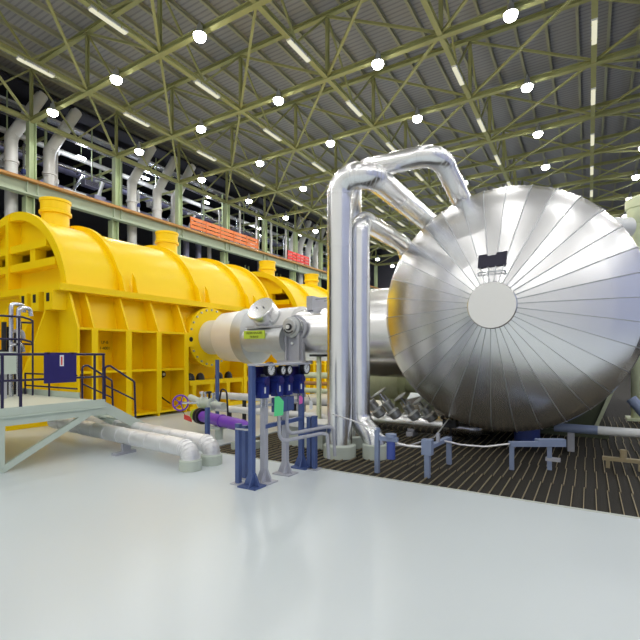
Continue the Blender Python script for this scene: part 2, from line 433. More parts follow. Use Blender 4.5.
# slanted tubes in the clutter
cl = [(-33.2, 13.6, 1.6), (-33.1, 18.9, 1.2), (-33.2, 20.9, .8), (-33.2, 27.8, 1.3), (-33.2, 30.3, 1.2), (-33.2, 34.6, 1.2), (-33.2, 37.0, 1.2), (-33.0, 40.5, 1.0)]
for n, (xx, yy, dd) in enumerate(cl):
    t = thing('branch_pipe', 'slanting grey branch pipe with a valve among the gallery pipework, %s from the camera end' % ORD[n], 'pipe', (xx, yy, 12.6), 'branch pipes on the gallery')
    MB().tube([(xx, yy, 12.6), (xx, yy, 14.2), (xx - .3, yy + dd, 16.1), (xx - 1.4, yy + dd, 16.1)], .13, 12, .35, 5).build('pipe_run', 'bright_tube' if n % 2 else 'duct_white', t)
    MB().lathe([(.13, -.3), (.26, -.28), (.26, -.2), (.18, -.16), (.18, .16), (.26, .2), (.26, .28), (.13, .3)], (xx, yy, 13.6), (0, 0, 1), 12).build('valve_body', 'navy_pipe', t)
    MB().lathe([(.22, -.02), (.25, 0), (.22, .02), (.19, 0), (.22, -.02)], (xx + .45, yy, 13.6), (1, 0, 0), 14).tube([(xx + .1, yy, 13.6), (xx + .45, yy, 13.6)], .03, 8).build('handwheel', 'post_blue', t)
# tall cabinets / tanks on the gallery for the blue and white glints
for n, (xx, yy, w, h, mm, lab) in enumerate([(-31.6, 18.0, 1.6, .9, 'white_paint', 'low white cabinet on the gallery beside the second column'), (-31.8, 20.0, .9, 1.2, 'dull_pipe', 'grey cabinet on the gallery just past the second column'),
        (-31.5, 37.5, 1.2, 1.3, 'white_paint', 'white cabinet on the gallery past the orange barrier'), (-31.5, 40.0, 1.2, 1.0, 'machine_green', 'green pump cabinet on the gallery past the red barrier')]):
    t = thing('gallery_cabinet', lab, 'cabinet', (xx, yy, 12.6))
    MB().box(xx - .4, xx + .4, yy - w / 2, yy + w / 2, 12.6, 12.6 + h).build('body', mm, t, smooth=False)
    MB().box(xx + .4, xx + .42, yy - w / 2 + .06, yy + w / 2 - .06, 12.7, 12.52 + h).build('door', mm, t, smooth=False)
    MB().box(xx + .42, xx + .45, yy + w * .3, yy + w * .34, 12.9, 13.1).build('handle', 'black', t, smooth=False)
# orange and red barriers on the girder
for (ya, yb, mm, lab) in [(27.0, 36.2, 'orange', 'orange mesh barrier along the gallery edge between two columns'), (41.5, 46.0, 'red', 'red barrier on the gallery edge beyond the orange one')]:
    t = thing('barrier', lab, 'barrier', (GX + .24, ya, 12.72))
    for zz in (13.0, 13.35, 13.7): MB().box(GX + .32, GX + .36, ya, yb, zz - .15, zz + .13).build('board', mm, t, smooth=False)
    n = 5
    for i in range(n + 1):
        yy = ya + .05 + (yb - ya - .1) * i / n
        MB().box(GX + .36, GX + .41, yy - .04, yy + .04, 12.722, 13.8).build('post', mm, t, smooth=False)
# thin white stanchions on the gallery edge
for n, y in enumerate([34.4, 37.0, 39.6, 42.4]):
    solo('stanchion', MB().cyl((GX - .55, y, 12.6), (GX - .55, y, 17.2), .11, 10), 'duct_white', 'thin white standpipe on the gallery near the barriers, %s from camera end' % ORD[n], 'pipe', 'white standpipes on the gallery')
# small lamps deep in the gallery
gl = bpy.data.lights.new('gallery_lamp_light', 'POINT'); gl.energy = 95; gl.shadow_soft_size = .15; gl.color = (.85, .9, 1)
for n, (xx, yy, zz) in enumerate([(-33.2, 19.6, 16.9), (-37.5, 17, 13.9), (-33, 25.2, 17.2), (-36.5, 29, 16.2), (-33, 32.4, 17.2), (-33.5, 41.2, 16.8), (-33.5, 50, 16.8), (-34, 60, 16.8)]):
    t = thing('gallery_lamp', 'small bulkhead lamp among the gallery pipework, %s from the camera end' % ORD[n], 'lamp', (xx, yy, zz), 'small lamps on the gallery')
    MB().box(xx - .12, xx + .12, yy - .35, yy + .35, zz + .05, zz + .13).build('housing', 'white_paint', t, smooth=False)
    MB().tube([(xx, yy - .3, zz), (xx, yy + .3, zz)], .07, 10).build('tube', 'bulb', t)
    MB().box(xx - .02, xx + .02, yy - .02, yy + .02, zz + .12, 19.0).build('hanger', 'steel_green', t, smooth=False)
    lo = bpy.data.objects.new('gallery_lamp_light', gl); COL.objects.link(lo); lo.location = (xx + .3, yy, zz - .35)
# below the gallery: dark wall and standing pipes
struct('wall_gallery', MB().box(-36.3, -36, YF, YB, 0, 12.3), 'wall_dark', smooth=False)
for n, (yy, xx, rr) in enumerate([(17.4, -31.6, .3), (28.3, -31.4, .28), (29.8, -31.4, .28), (31.4, -31.6, .2), (38.8, -31.4, .22), (40.8, -31.8, .3), (47, -31.5, .25)]):
    solo('riser_pipe', MB().tube([(xx, yy, 0), (xx, yy, 12.3)], rr, 14, bands=2, bw=.08, bh=.02), 'dull_pipe' if n % 3 else 'duct_white', 'grey riser pipe in the dark under the gallery girder, %s from camera end' % ORD[n], 'pipe', 'risers under the gallery')
for n, (ya, yb, zz) in enumerate([(32.3, 37.6, 10.9), (38.2, 43.4, 10.6), (44.2, 49, 10.8)]):
    t = thing('access_ladder', 'pale steel lattice frame in the dark under the girder, %s from camera end' % ORD[n], 'frame', (-32.4, ya, 0), 'lattice frames under the gallery')
    for yy in (ya, (ya + yb) / 2, yb): MB().beam((-32.4, yy, 0), (-32.4, yy, 11.7), .12, .12).build('post', 'steel_green', t, smooth=False)
    for zq in (zz, zz - 1.3): MB().beam((-32.4, ya, zq), (-32.4, yb, zq), .1, .12).build('rail', 'duct_white', t, smooth=False)
    MB().beam((-32.4, ya, zz - 2.5), (-32.4, yb, zz), .08, .1).build('brace', 'steel_green', t, smooth=False)

# ------------------------------------------------------------------ turbine (low pressure casing)
AX, AZ, RD, ZF = -14.83, 3.15, 2.85, 3.74
def arc_pts(r, y, a0, a1, n): return [(AX + r * math.sin(a0 + (a1 - a0) * i / n), y, AZ + r * math.cos(a0 + (a1 - a0) * i / n)) for i in range(n + 1)]
def arch(mb, ri, ro, y0, y1, zmin=ZF, n=40):
    """half ring round the turbine axis, standing on the joint flange"""
    ao = math.acos((zmin - AZ) / ro); ai = math.acos((zmin - AZ) / ri)
    vs = []; fs = []
    for i in range(n + 1):
        to = -ao + 2 * ao * i / n; ti = -ai + 2 * ai * i / n
        for (r, t) in ((ro, to), (ri, ti)):
            for y in (y0, y1): vs.append((AX + r * math.sin(t), y, AZ + r * math.cos(t)))
    for i in range(n):
        a = i * 4; b = a + 4
        fs += [(a, a + 1, b + 1, b), (a + 2, b + 2, b + 3, a + 3), (a, b, b + 2, a + 2), (a + 1, a + 3, b + 3, b + 1)]
    fs += [(0, 2, 3, 1), (n * 4, n * 4 + 1, n * 4 + 3, n * 4 + 2)]
    return mb.add(vs, fs)
def seg_panel(mb, r, z0, z1, y, th):
    """slice of the end disc between two heights"""
    def half(z): return math.sqrt(max(0, r * r - (z - AZ) ** 2))
    n = 10; rt = [(AX + half(z0 + (z1 - z0) * i / n), y, z0 + (z1 - z0) * i / n) for i in range(n + 1)]
    lf = [(2 * AX - p[0], y, p[2]) for p in rt[::-1]]
    if half(z1) < 1e-4: lf = lf[1:]
    return mb.prism(rt + lf, (0, th, 0))

def turbine(yA, label):
    yB = yA + 9.07
    t = thing('steam_turbine', label, 'turbine', (AX, yA, 0), 'yellow turbine casings in line')
    mb = MB(); arch(mb, RD - .06, RD, yA + .1, yB - .1); mb.build('upper_casing', 'yellow', t)
    for i, yr in enumerate((yA, yA + 1.67, yA + 4.7, yB - 1.67, yB - .14)):
        mb = MB(); arch(mb, RD - .10 if i in (0, 4) else RD - .02, RD + .15, yr, yr + .14); ring = mb.build('ring_flange', 'yellow', t)
        if 0 < i < 4:
            mb = MB(); arch(mb, RD - .02, RD + .06, yr + .14, yr + .34); mb.build('ring_step', 'yellow', ring)
            for sgn in (1, -1):
                for dy in (-.05, .40):
                    mb = MB()
                    xo = AX + sgn * 2.82
                    mb.prism([(xo, yr + dy, ZF), (xo + sgn * .28, yr + dy, ZF), (xo + sgn * .12, yr + dy, ZF + .50), (xo - sgn * .02, yr + dy, ZF + .68)], (0, .05, 0))
                    mb.build('foot_gusset', 'yellow', ring, smooth=False)
    # end wall with ribs and two windows
    for ye, s in ((yA, 1), (yB, -1)):
        y1 = ye + s * .30
        ep = seg_panel(MB(), RD - .05, ZF, 4.42, y1, s * .05); seg_panel(ep, RD - .05, 5.0, AZ + RD - .06, y1, s * .05)
        e = ep.build('end_wall', 'yellow', t, smooth=False)
        for (z0, z1) in ((4.36, 4.58), (4.92, 5.14)):
            hw = math.sqrt((RD - .1) ** 2 - (z1 - AZ) ** 2)
            MB().box(AX - hw, AX + hw, min(ye, ye + s * .34), max(ye, ye + s * .34), z0, z1).build('cross_rib', 'yellow', e, smooth=False)
        for xx in (AX - 1.55, AX - .25, AX + 1.12):
            MB().box(xx - .14, xx + .14, min(ye + s * .03, ye + s * .34), max(ye + s * .03, ye + s * .34), 4.58, 4.92).build('window_post', 'yellow', e, smooth=False)
        MB().box(AX - .3, AX - .12, min(ye - s * .05, ye + s * .3), max(ye - s * .05, ye + s * .3), ZF, AZ + RD + .08).build('centre_rib', 'yellow', e, smooth=False)
    # joint flange
    MB().box(AX - 3.25, AX + 3.25, yA - .35, yB + .35, 3.56, 3.74).build('joint_flange', 'yellow', t, smooth=False)
    # lower casing : battered upper panel, upright lower panel
    lc = MB()
    prof = [(AX + 2.80, 3.56), (AX + 3.02, 2.62), (AX + 2.78, 2.58), (AX + 2.78, 0)]
    poly = [(px, yA + .0, pz) for px, pz in prof] + [(2 * AX - px, yA + .0, pz) for px, pz in prof[::-1]]
    lc.prism(poly, (0, yB - yA, 0)); lc.build('lower_casing', 'yellow', t, smooth=False)
    ys = [yA - .02, yA + .42, yA + 1.45, yA + 2.5, yA + 3.58, yA + 6.5, yA + 7.6, yA + 8.65]
    for y in ys:
        for sg in (1, -1):
            X = lambda d: AX + sg * d
            MB().prism([(X(2.75), y - .03, 3.56), (X(3.10), y - .03, 3.56), (X(3.52), y - .03, 2.60), (X(3.52), y - .03, .0), (X(2.75), y - .03, 0)], (0, .06, 0)).build('rib', 'yellow', t, smooth=False)
            if y != ys[0]: MB().box(min(X(3.5), X(3.53)), max(X(3.5), X(3.53)), y - .09, y + .09, .1, 2.58).build('rib_cap', 'yellow', t, smooth=False)
    for sg in (1, -1):
        for (a, b) in ((yA, yA + 3.6), (yA + 6.45, yB)):
            for z in (2.58, 1.42, .12):
                xa, xb = sorted((AX + sg * 2.76, AX + sg * 3.5))
                MB().box(xa, xb, a, b, z - .03, z + .03).build('stiffener', 'yellow', t, smooth=False)
    # end wall buttresses and lugs
    for ye, s in ((yA, -1), (yB, 1)):
        for xx in (AX + 2.45, AX + 1.75, AX + .3, AX - 1.3) if s < 0 else ():
            MB().prism([(xx, ye, 3.2), (xx, ye + s * .25, 3.3), (xx, ye + s * 1.25, .2), (xx, ye + s * 1.25, 0), (xx, ye, 0)], (.07, 0, 0)).build('buttress', 'yellow', t, smooth=False)
        for xx in (AX + 2.82, AX + 2.15, AX + 1.55):
            o = MB().box(xx - .2, xx + .2, min(ye, ye + s * .42), max(ye, ye + s * .42), 3.06, 3.56).build('lifting_lug', 'yellow', t, smooth=False)
            ya, yb = sorted((ye + s * .42, ye + s * .428))
            MB().box(xx - .08, xx + .06, ya, yb, 3.28, 3.5).build('lug_hole', 'black', o, smooth=False)
    # relief stacks on the crown
    for yy in (yA + 1.27, yA + 5.73):
        st = MB().lathe([(.46, -.1), (.40, .12), (.40, .42), (.47, .44), (.47, .52), (.43, .55), (.43, .80), (.46, .82), (.46, .90), (0, .90)], (AX, yy, AZ + RD - .02), (0, 0, 1), 28).build('relief_stack', 'yellow', t)
    # steam inlet flange on the flank
    yc = yA + 4.87
    fl = MB().lathe([(0, 0), (.95, 0), (.95, .72), (1.05, .74), (1.05, .86), (.60, .86), (.60, 0)], (AX + 2.5, yc, 2.5), (1, 0, 0), 40).build('inlet_flange', 'yellow', t)
    mb = MB()
    for i in range(24):
        a = 2 * PI * i / 24
        mb.cyl((AX + 3.35, yc + .97 * math.cos(a), 2.5 + .97 * math.sin(a)), (AX + 3.41, yc + .97 * math.cos(a), 2.5 + .97 * math.sin(a)), .035, 6)
    mb.build('flange_bolt_ring', 'cast_steel', fl, smooth=False)
    # foundation frame with black jack domes, beside the inlet
    fr = MB(); fr.box(AX + 2.7, AX + 3.5, yA + 3.75, yB + .2, .86, 1.02); fr.box(AX + 2.7, AX + 3.5, yA + 3.75, yB + .2, 0, .14)
    fo = fr.build('foundation_frame', 'yellow', t, smooth=False)
    for i in range(7):
        y = yA + 3.95 + i * .82; MB().box(AX + 3.1, AX + 3.5, y - .08, y + .08, .14, .86).build('frame_post', 'yellow', fo, smooth=False)
    for i, y in enumerate((yA + 3.95, yA + 4.4, yA + 5.3, yA + 5.8)):
        MB().lathe([(.15, 0), (.14, .12), (.09, .21), (0, .25)], (AX + 3.3, y, 1.02), (0, 0, 1), 14).build('jack', 'black', fo)
    # small lug box with a hole, right of the ribs
    o = MB().box(AX + 2.8, AX + 3.5, yA + 3.62, yA + 3.95, 2.15, 2.62).build('side_lug', 'yellow', t, smooth=False)
    MB().cyl((AX + 3.495, yA + 3.8, 2.4), (AX + 3.508, yA + 3.8, 2.4), .08, 14).build('lug_hole', 'black', o)
    return t
YA = 6.63
t1 = turbine(YA, 'nearest yellow turbine casing, ribbed below and arched above, beside the navy railing')
t2 = dup(t1, (0, 11.12, 0), 'farther yellow turbine casing rising behind the silver crossover valve')
for body, z in (('LP-B', 2.21), ('1-4001', 2.04)):
    text('marking', body, .115, 'black', Matrix.Translation((AX + 2.79, YA + 1.18, z)) @ FACE_PX, t1)
# a lamp-like black probe on the casing wall
tq = thing('wall_probe', 'round black probe box fixed on the yellow casing left of the inlet flange', 'probe', (AX + 2.8, YA + 3.1, 1.2))
MB().lathe([(0, 0), (.13, 0), (.13, .12), (.09, .2), (0, .2)], (AX + 2.8, YA + 3.1, 1.25), (1, 0, 0), 16).build('body', 'black', tq)
MB().lathe([(0, 0), (.05, 0), (.05, .02), (0, .02)], (AX + 3.0, YA + 3.1, 1.25), (1, 0, 0), 12).build('lens', 'white_paint', tq)
MB().tube([(AX + 2.85, YA + 3.1, 1.13), (AX + 2.88, YA + 3.1, .5), (AX + 3.2, YA + 3.2, .3)], .02, 8, .1).build('cable', 'black', tq)

# ------------------------------------------------------------------ big separator tank with the conical end
KX, KZ, KR, KY = -1.50, 2.79, 2.44, 9.4
tk = thing('separator_tank', 'huge silver horizontal tank with a seamed conical end facing the camera', 'tank', (KX, KY, 0))
NW = 34
prof = [(.40, 8.52), (1.2, 8.80), (1.85, 9.02), (2.15, 9.14), (2.32, 9.25), (2.41, 9.36), (2.44, 9.5)]
mb = MB(); vs = []; fs = []
for w in range(NW):                               # flat wedge sheets, each edge lapped over the next one
    a0 = 2 * PI * (w + .18) / NW; a1 = 2 * PI * (w + 1.18) / NW + .012; b = len(vs); M = 5
    for (r, y) in prof:
        lift = .016 if r > .5 else .004
        for m in range(M):
            a = a0 + (a1 - a0) * m / (M - 1); g = lift * (1 - m / (M - 1))
            rr = r if r > 2.3 else r * (math.cos((a1 - a0) / 2) / math.cos(a - (a0 + a1) / 2) * .6 + .4)
            vs.append((KX + rr * math.cos(a), y - g, KZ + rr * math.sin(a)))
    for q in range(len(prof) - 1):
        for m in range(M - 1):
            o = b + q * M + m; fs.append((o, o + 1, o + M + 1, o + M))
    e = len(vs)
    for (r, y) in prof:
        vs.append((KX + r * math.cos(a0), y - (.016 if r > .5 else .004), KZ + r * math.sin(a0))); vs.append((KX + r * math.cos(a0 - .004), y + .02, KZ + r * math.sin(a0 - .004)))
    for q in range(len(prof) - 1):
        o = e + q * 2; fs.append((o, o + 2, o + 3, o + 1))
mb.add(vs, fs)
sm = MB()
for w in range(NW):
    a = 2 * PI * (w + .18) / NW; c, sn = math.cos(a), math.sin(a)
    for (r0, y0_), (r1, y1_) in zip(prof, prof[1:]):
        sm.beam((KX + r0 * c, y0_ - .014, KZ + r0 * sn), (KX + r1 * c, y1_ - .014, KZ + r1 * sn), .012, .022, (0, 1, 0))
sm.build('standing_seam', 'cast_steel', tk, smooth=False)
cone = mb.build('end_cone', 'disc_metal', tk, smooth=True, ang=12)
# under the sheets: closed core so that nothing shows through the laps
mb = MB().lathe([(0, 8.56), (.40, 8.56), (1.85, 9.06), (2.30, 9.29), (2.42, 9.52)], (KX, 0, KZ), (0, 1, 0), 68); mb.build('cone_core', 'cladding', tk)
pl = MB().lathe([(.43, 8.56), (.43, 8.47), (.415, 8.45), (0, 8.45)], (KX, 0, KZ), (0, 1, 0), 48).build('centre_plate', 'disc_metal', tk)
sh = MB().lathe([(2.44, 9.5), (2.44, 24), (1.9, 24.6), (0, 24.8)], (KX, 0, KZ), (0, 1, 0), 72)
for i in range(1, 14): sh.lathe([(2.44, -.03), (2.455, -.02), (2.455, .02), (2.44, .03)], (KX, 9.5 + i * 1.05, KZ), (0, 1, 0), 72)
sh.build('shell', 'cladding', tk)
# nameplate with a notch, and the lifting bow under it
def cone_y(r): return 8.52 + (r - .40) * (8.80 - 8.52) / .8
cz = KZ + .70; M_ = V((KX, 0, 0))
def on_cone(dx, z, out=.0):
    r = math.hypot(dx, z - KZ); return V((KX + dx, cone_y(r) - .02 - out, z))
out = [(-.27, .72), (.22, .74), (.23, 1.0), (.05, .99), (.04, .95), (-.11, .94), (-.12, .98), (-.27, .97)]
mb = MB(); mb.prism([V((KX + dx, 8.60 + .36 * (dz - .72), KZ + dz)) for dx, dz in out], (0, .04, 0)); mb.build('nameplate', 'sign_black', tk, smooth=False)
MB().tube([on_cone(-.25, KZ + .57, 0), on_cone(-.25, KZ + .62, .05), on_cone(.22, KZ + .62, .05), on_cone(.22, KZ + .57, 0)], .014, 8, .03).build('grab_bow', 'cast_steel', tk)
# saddles
for ys in (12.2, 20.5):
    mb = MB(); a0, a1 = R(208), R(332)
    arcp = [(KX + 2.46 * math.cos(a0 + (a1 - a0) * i / 24), ys, KZ + 2.46 * math.sin(a0 + (a1 - a0) * i / 24)) for i in range(25)]
    for q in range(24):
        A, B = arcp[q], arcp[q + 1]
        bx = lambda p: KX + (p[0] - KX) * .72
        mb.prism([A, B, (bx(B), ys, 0), (bx(A), ys, 0)], (0, .25, 0))
    mb.box(KX - 1.9, KX + 1.9, ys - .2, ys + .45, -.03, .1)
    sd_ = mb.build('saddle', 'saddle_green', tk, smooth=False)
    for A in (arcp[0], arcp[-1]): MB().beam((A[0], ys + .12, A[2]), (KX + (A[0] - KX) * .72, ys + .12, 0), .5, .07, (1, 0, 0)).build('saddle_flange', 'machine_green', sd_, smooth=False)
MB().cyl((KX + .35, 10.6, -.03), (KX + .35, 10.6, .50), .26, 20).build('drain_nozzle', 'navy_pipe', tk)
mh = MB().lathe([(.20, -.4), (.20, .25), (.25, .26), (.25, .33), (.15, .40), (0, .42)], (KX - 1.45, 10.5, KZ + 2.0), (-.59, 0, .81), 20).build('hand_hole', 'white_paint', tk)

# green column beside the tank with a flared head, and white branch
gc = thing('support_column', 'pale green column with a flared head right of the tank', 'column', (1.32, 16.0, 0))
MB().cyl((1.32, 16.0, -.03), (1.32, 16.0, 6.0), .25, 24).build('shaft', 'machine_green', gc)
MB().lathe([(.25, 5.7), (.36, 5.9), (.36, 6.15), (.40, 6.17), (.40, 6.42), (.28, 6.5), (0, 6.5)], (1.32, 16.0, 0), (0, 0, 1), 20).build('head', 'machine_green', gc)
MB().box(.95, 1.7, 15.6, 16.4, -.03, .04).build('base_plate', 'machine_green', gc, smooth=False)
solo('branch_pipe', MB().tube([(-.9, 14.2, 4.6), (-.9, 14.2, 5.55), (.98, 15.6, 5.55)], .30, 20, bands=.8, bw=.04, bh=.01), 'white_paint', 'short white pipe behind the tank top beside the green column', 'pipe')
bt = thing('low_pipe', 'white pipe with painted blue reflection lying low under the tank beside the green column', 'pipe', (-.6, 10.4, .5))
MB().tube([(-.55, 10.2, .42), (4.2, 10.2, .42)], .085, 16).build('pipe_run', 'white_paint', bt)
MB().tube([(-.6, 10.2, .42), (.15, 10.2, .42)], .088, 16).build('blue_reflection', 'post_steelblue', bt)  # bluish reflection on the white pipe, put in as a tinted length
for xx in (-.3, 1.6): MB().box(xx - .06, xx + .06, 10.1, 10.3, -.03, .34).build('pipe_foot', 'grey_paint', bt, smooth=False)
solo('blue_strut', MB().tube([(.74, 11.0, 1.0), (1.5, 10.75, -.03)], .10, 14), 'post_steelblue', 'slanting blue strut pipe standing right under the tank side', 'pipe')
vb = thing('floor_bracket', 'small tan floor bracket with valve on the grating under the tank', 'bracket', (.55, 9.1, 0))
MB().box(.2, .8, 8.95, 9.05, .1, .16).build('bar', 'bar_tan', vb, smooth=False)
MB().box(.25, .31, 8.97, 9.03, -.03, .1).build('leg', 'bar_tan', vb, smooth=False); MB().box(.7, .76, 8.97, 9.03, -.03, .1).build('leg', 'bar_tan', vb, smooth=False)
MB().cyl((.5, 9.0, .16), (.5, 9.0, .3), .05, 10).build('valve', 'bar_tan', vb)

# ------------------------------------------------------------------ tall insulated pipes
def collar(name, x, y, r, h, t):
    MB().lathe([(r - .08, 0), (r, 0), (r, h - .02), (r - .02, h), (r - .08, h)], (x, y, -.03), (0, 0, 1), 32).build(name, 'collar', t)
P1 = (-4.03, 7.38)
t = thing('riser_pipe', 'thickest shining silver riser pipe, in front of the slimmer one, arching over to the tank', 'pipe', (*P1, 0))
MB().tube([(*P1, 0), (*P1, 5.20), (-3.42, P1[1], 5.20), (-3.42, 11.3, 5.20), (-3.42, 11.55, 4.2)], .238, 32, .44, 9, bands=.95, bw=.04, bh=.009).build('jacket', 'cladding', t)
collar('floor_collar', *P1, .31, .24, t)
P2 = (-3.78, 7.74)
t = thing('riser_pipe', 'slimmer silver riser pipe beside the thick one, with a kinked foot', 'pipe', (*P2, 0))
MB().tube([(P2[0] + .37, P2[1] - .12, 0), (P2[0] + .37, P2[1] - .12, .32), (P2[0], P2[1], .62), (*P2, 4.52), (P2[0], 10.2, 4.52), (P2[0] + .1, 10.5, 3.6)], .192, 32, .3, 8, bands=.95, bw=.035, bh=.008).build('jacket', 'cladding', t)
collar('floor_collar', P2[0] + .37, P2[1] - .12, .235, .27, t)
P3 = (-4.24, 8.30)
t = thing('riser_pipe', 'highest silver pipe loop crossing behind the thick riser to the tank top', 'pipe', (*P3, 0))
MB().tube([(*P3, 0), (*P3, 5.70), (-2.42, 8.30, 5.70), (-2.30, 9.9, 5.10), (-2.2, 10.6, 4.6)], .205, 32, .40, 9, bands=.95, bw=.035, bh=.008).build('jacket', 'cladding', t)
collar('floor_collar', *P3, .27, .24, t)

# ------------------------------------------------------------------ crossover pipe from turbine to tank with its valve
CYY, CZ = YA + 4.87, 2.5
t = thing('crossover_pipe', 'fat silver crossover pipe between the yellow turbine and the tank', 'pipe', (-11.5, CYY, 0))
def xl(prof, name, m, par, seg=40, z=CZ): return MB().lathe([(r, x) for x, r in prof], (0, CYY, z), (1, 0, 0), seg).build(name, m, par)
xl([(-11.6, .5), (-11.5, .60), (-10.9, .60), (-10.9, .68), (-10.75, .68)], 'nozzle_ring', 'duct_white', t)
xl([(-10.78, .60), (-10.74, .76), (-10.66, .83), (-9.75, .88), (-9.7, .88)], 'first_jacket', 'satin', t)
xl([(-9.78, .88), (-9.76, .92), (-9.35, .92), (-9.30, .86), (-8.95, .60), (-8.3, .60)], 'reducer_band', 'cast_steel', t)
xl([(-8.36, .60), (-8.33, .86), (-7.55, .88), (-7.5, .8)], 'valve_jacket', 'duct_white', t)
xl([(-7.55, .80), (-5.75, .80), (-5.2, 1.22), (-3.6, 1.24)], 'tank_jacket', 'disc_metal', t)
ax = V((0, -.8, .6))
sc_ = V((-8.42, CYY, CZ))
st = MB().lathe([(.43, .2), (.43, 1.30), (.41, 1.32), (0, 1.32)], sc_, ax, 32).build('branch_stub', 'cladding', t)
MB().lathe([(.43, .86), (.445, .86), (.445, .91), (.43, .91)], sc_, ax, 32).build('stub_band', 'cast_steel', st)
for q in (-.12, .14):
    p = sc_ + ax * 1.32 + V((q, 0, 0)); MB().tube([p, p + ax * .04], .02, 8).build('cap_pin', 'black', st)
for k_ in range(2):
    MB().tube([(-7.0 + k_ * .0, CYY - .25 + .5 * k_, 3.25), (-7.0, CYY - .25 + .5 * k_, 3.55), (-5.6, CYY - .25 + .5 * k_, 3.55), (-5.6, CYY - .25 + .5 * k_, 3.35)], .03, 8, .08).build('hand_bar', 'grey_paint', t)
MB().box(-7.15, -6.95, CYY - .45, CYY + .45, 3.2, 3.62).build('lug_plate', 'grey_paint', t, smooth=False)
# valve actuator in front of the valve
av = thing('valve_actuator', 'grey valve actuator with round gear head and lime label before the crossover', 'actuator', (-7.32, 10.5, 0))
MB().lathe([(0, 0), (.28, 0), (.30, .03), (.30, .14), (.22, .16), (.22, .22), (.20, .24), (0, .24)], (-7.32, 10.62, 2.68), (0, -1, 0), 36).build('gear_head', 'cast_steel', av)
g = MB().lathe([(.30, 0), (.37, 0), (.37, .08), (.30, .08)], (-7.25, 10.68, 2.66), (0, -1, 0), 36); g.build('gear_flange', 'grey_paint', av)
hb = MB().lathe([(0, 0), (.10, 0), (.10, .03), (.085, .05), (0, .05)], (-7.32, 10.38, 2.68), (0, -1, 0), 24).build('hub_ring', 'black', av)
MB().lathe([(0, 0), (.06, 0), (.06, .03), (0, .03)], (-7.32, 10.33, 2.68), (0, -1, 0), 20).build('hub_cap', 'white_paint', hb)
sl = MB()
for i in range(8):
    a = R(210 + i * 15); p = (-7.32 + .17 * math.cos(a), 10.372, 2.68 + .17 * math.sin(a)); sl.ball(p, .022, 8, 6)
sl.build('dial_slot', 'black', av)
MB().prism([(-7.55, 10.62, 2.6), (-7.05, 10.62, 2.6), (-6.98, 10.62, 1.72), (-7.62, 10.62, 1.72)], (0, .12, 0)).build('yoke', 'grey_paint', av, smooth=False)
MB().box(-7.56, -7.50, 10.5, 10.62, 1.72, 2.5).build('yoke_web', 'grey_paint', av, smooth=False); MB().box(-7.12, -7.06, 10.5, 10.62, 1.72, 2.5).build('yoke_web', 'grey_paint', av, smooth=False)
MB().box(-7.75, -6.85, 10.4, 10.9, 1.62, 1.72).build('yoke_base', 'grey_paint', av, smooth=False)
MB().box(-7.55, -7.05, 10.55, 10.85, 0, 1.62).build('pedestal', 'grey_paint', av, smooth=False)
MB().ball((-7.34, 10.58, 2.22), .05, 12, 8).build('lock_knob', 'white_paint', av)
tb = MB().lathe([(0, -9.0), (.36, -9.0), (.36, -7.98), (.40, -7.96), (.40, -7.55), (0, -7.55)], (0, 10.62, 2.34), (1, 0, 0), 32).build('spring_tube', 'cast_steel', av)
def label_plate():
    mb = MB(); mb.box(-8.86, -8.08, 10.225, 10.26, 2.36, 2.60); return mb
lo_ = label_plate().build('label_plate', 'label_lime', av, smooth=False)
FACE_MY = Matrix(((1, 0, 0, 0), (0, 0, -1, 0), (0, 1, 0, 0), (0, 0, 0, 1)))
text('label_line', '10LBA10AA201', .095, 'black', Matrix.Translation((-8.47, 10.221, 2.50)) @ FACE_MY, lo_)
text('label_line', '10LBA10', .09, 'black', Matrix.Translation((-8.47, 10.221, 2.39)) @ FACE_MY, lo_)
MB().box(-8.95, -7.1, 10.40, 10.52, 2.69, 2.74).build('top_bar', 'grey_paint', av, smooth=False)

# ------------------------------------------------------------------ pair of white lagged pipes on the floor
for i, (a, b, lab) in enumerate([((-10.6, 5.62), (-5.62, 5.16), 'white lagged floor pipe nearer the camera, running from under the platform into the floor'),
                                 ((-10.6, 6.25), (-5.60, 5.62), 'white lagged floor pipe farther from the camera, beside its twin')]):
    t = thing('floor_pipe', lab, 'pipe', (*b, 0), 'twin white floor pipes')
    MB().tube([(*a, .34), (*b, .34), (*b, .0)], .150, 24, .2, 6, bands=.5, bw=.03, bh=.007).build('jacket', 'foil', t)
    MB().lathe([(.14, 0), (.185, 0), (.185, .16), (.165, .18), (.14, .18)], (*b, 0), (0, 0, 1), 28).build('floor_collar', 'collar', t)
sd = thing('pipe_saddle', 'small steel saddle holding up the nearer white floor pipe', 'support', (-7.6, 5.3, 0))
MB().box(-7.66, -7.54, 5.1, 5.55, 0, .05).build('foot', 'grey_paint', sd, smooth=False)
MB().box(-7.64, -7.56, 5.28, 5.44, .05, .185).build('stem', 'grey_paint', sd, smooth=False)

# ------------------------------------------------------------------ platform with railing and stair
pf = thing('access_platform', 'pale green steel access platform with short stair before the yellow turbine', 'platform', (-8.05, 3.4, 0))
PX0, PX1, PY0, PY1, PZ = -11.6, -8.05, .6, 5.2, 1.0
MB().box(PX0, PX1, PY0, PY1, PZ - .05, PZ).build('deck', 'deck_cream', pf, smooth=False)
MB().box(PX1 - .06, PX1 + .02, PY0, PY1 + .02, PZ - .26, PZ + .03).build('edge_beam', 'pale_green', pf, smooth=False)
MB().box(PX1 - .06, PX1 + .06, PY0, PY1 + .02, PZ - .13, PZ - .11).build('edge_lip', 'pale_green', pf, smooth=False)
MB().box(PX0, PX1, PY1 - .04, PY1 + .02, PZ - .26, PZ - .05).build('end_beam', 'pale_green', pf, smooth=False)
MB().box(PX0, -8.86, PY1 - .02, PY1 + .01, PZ, PZ + .12).build('kick_plate', 'pale_green', pf, smooth=False)
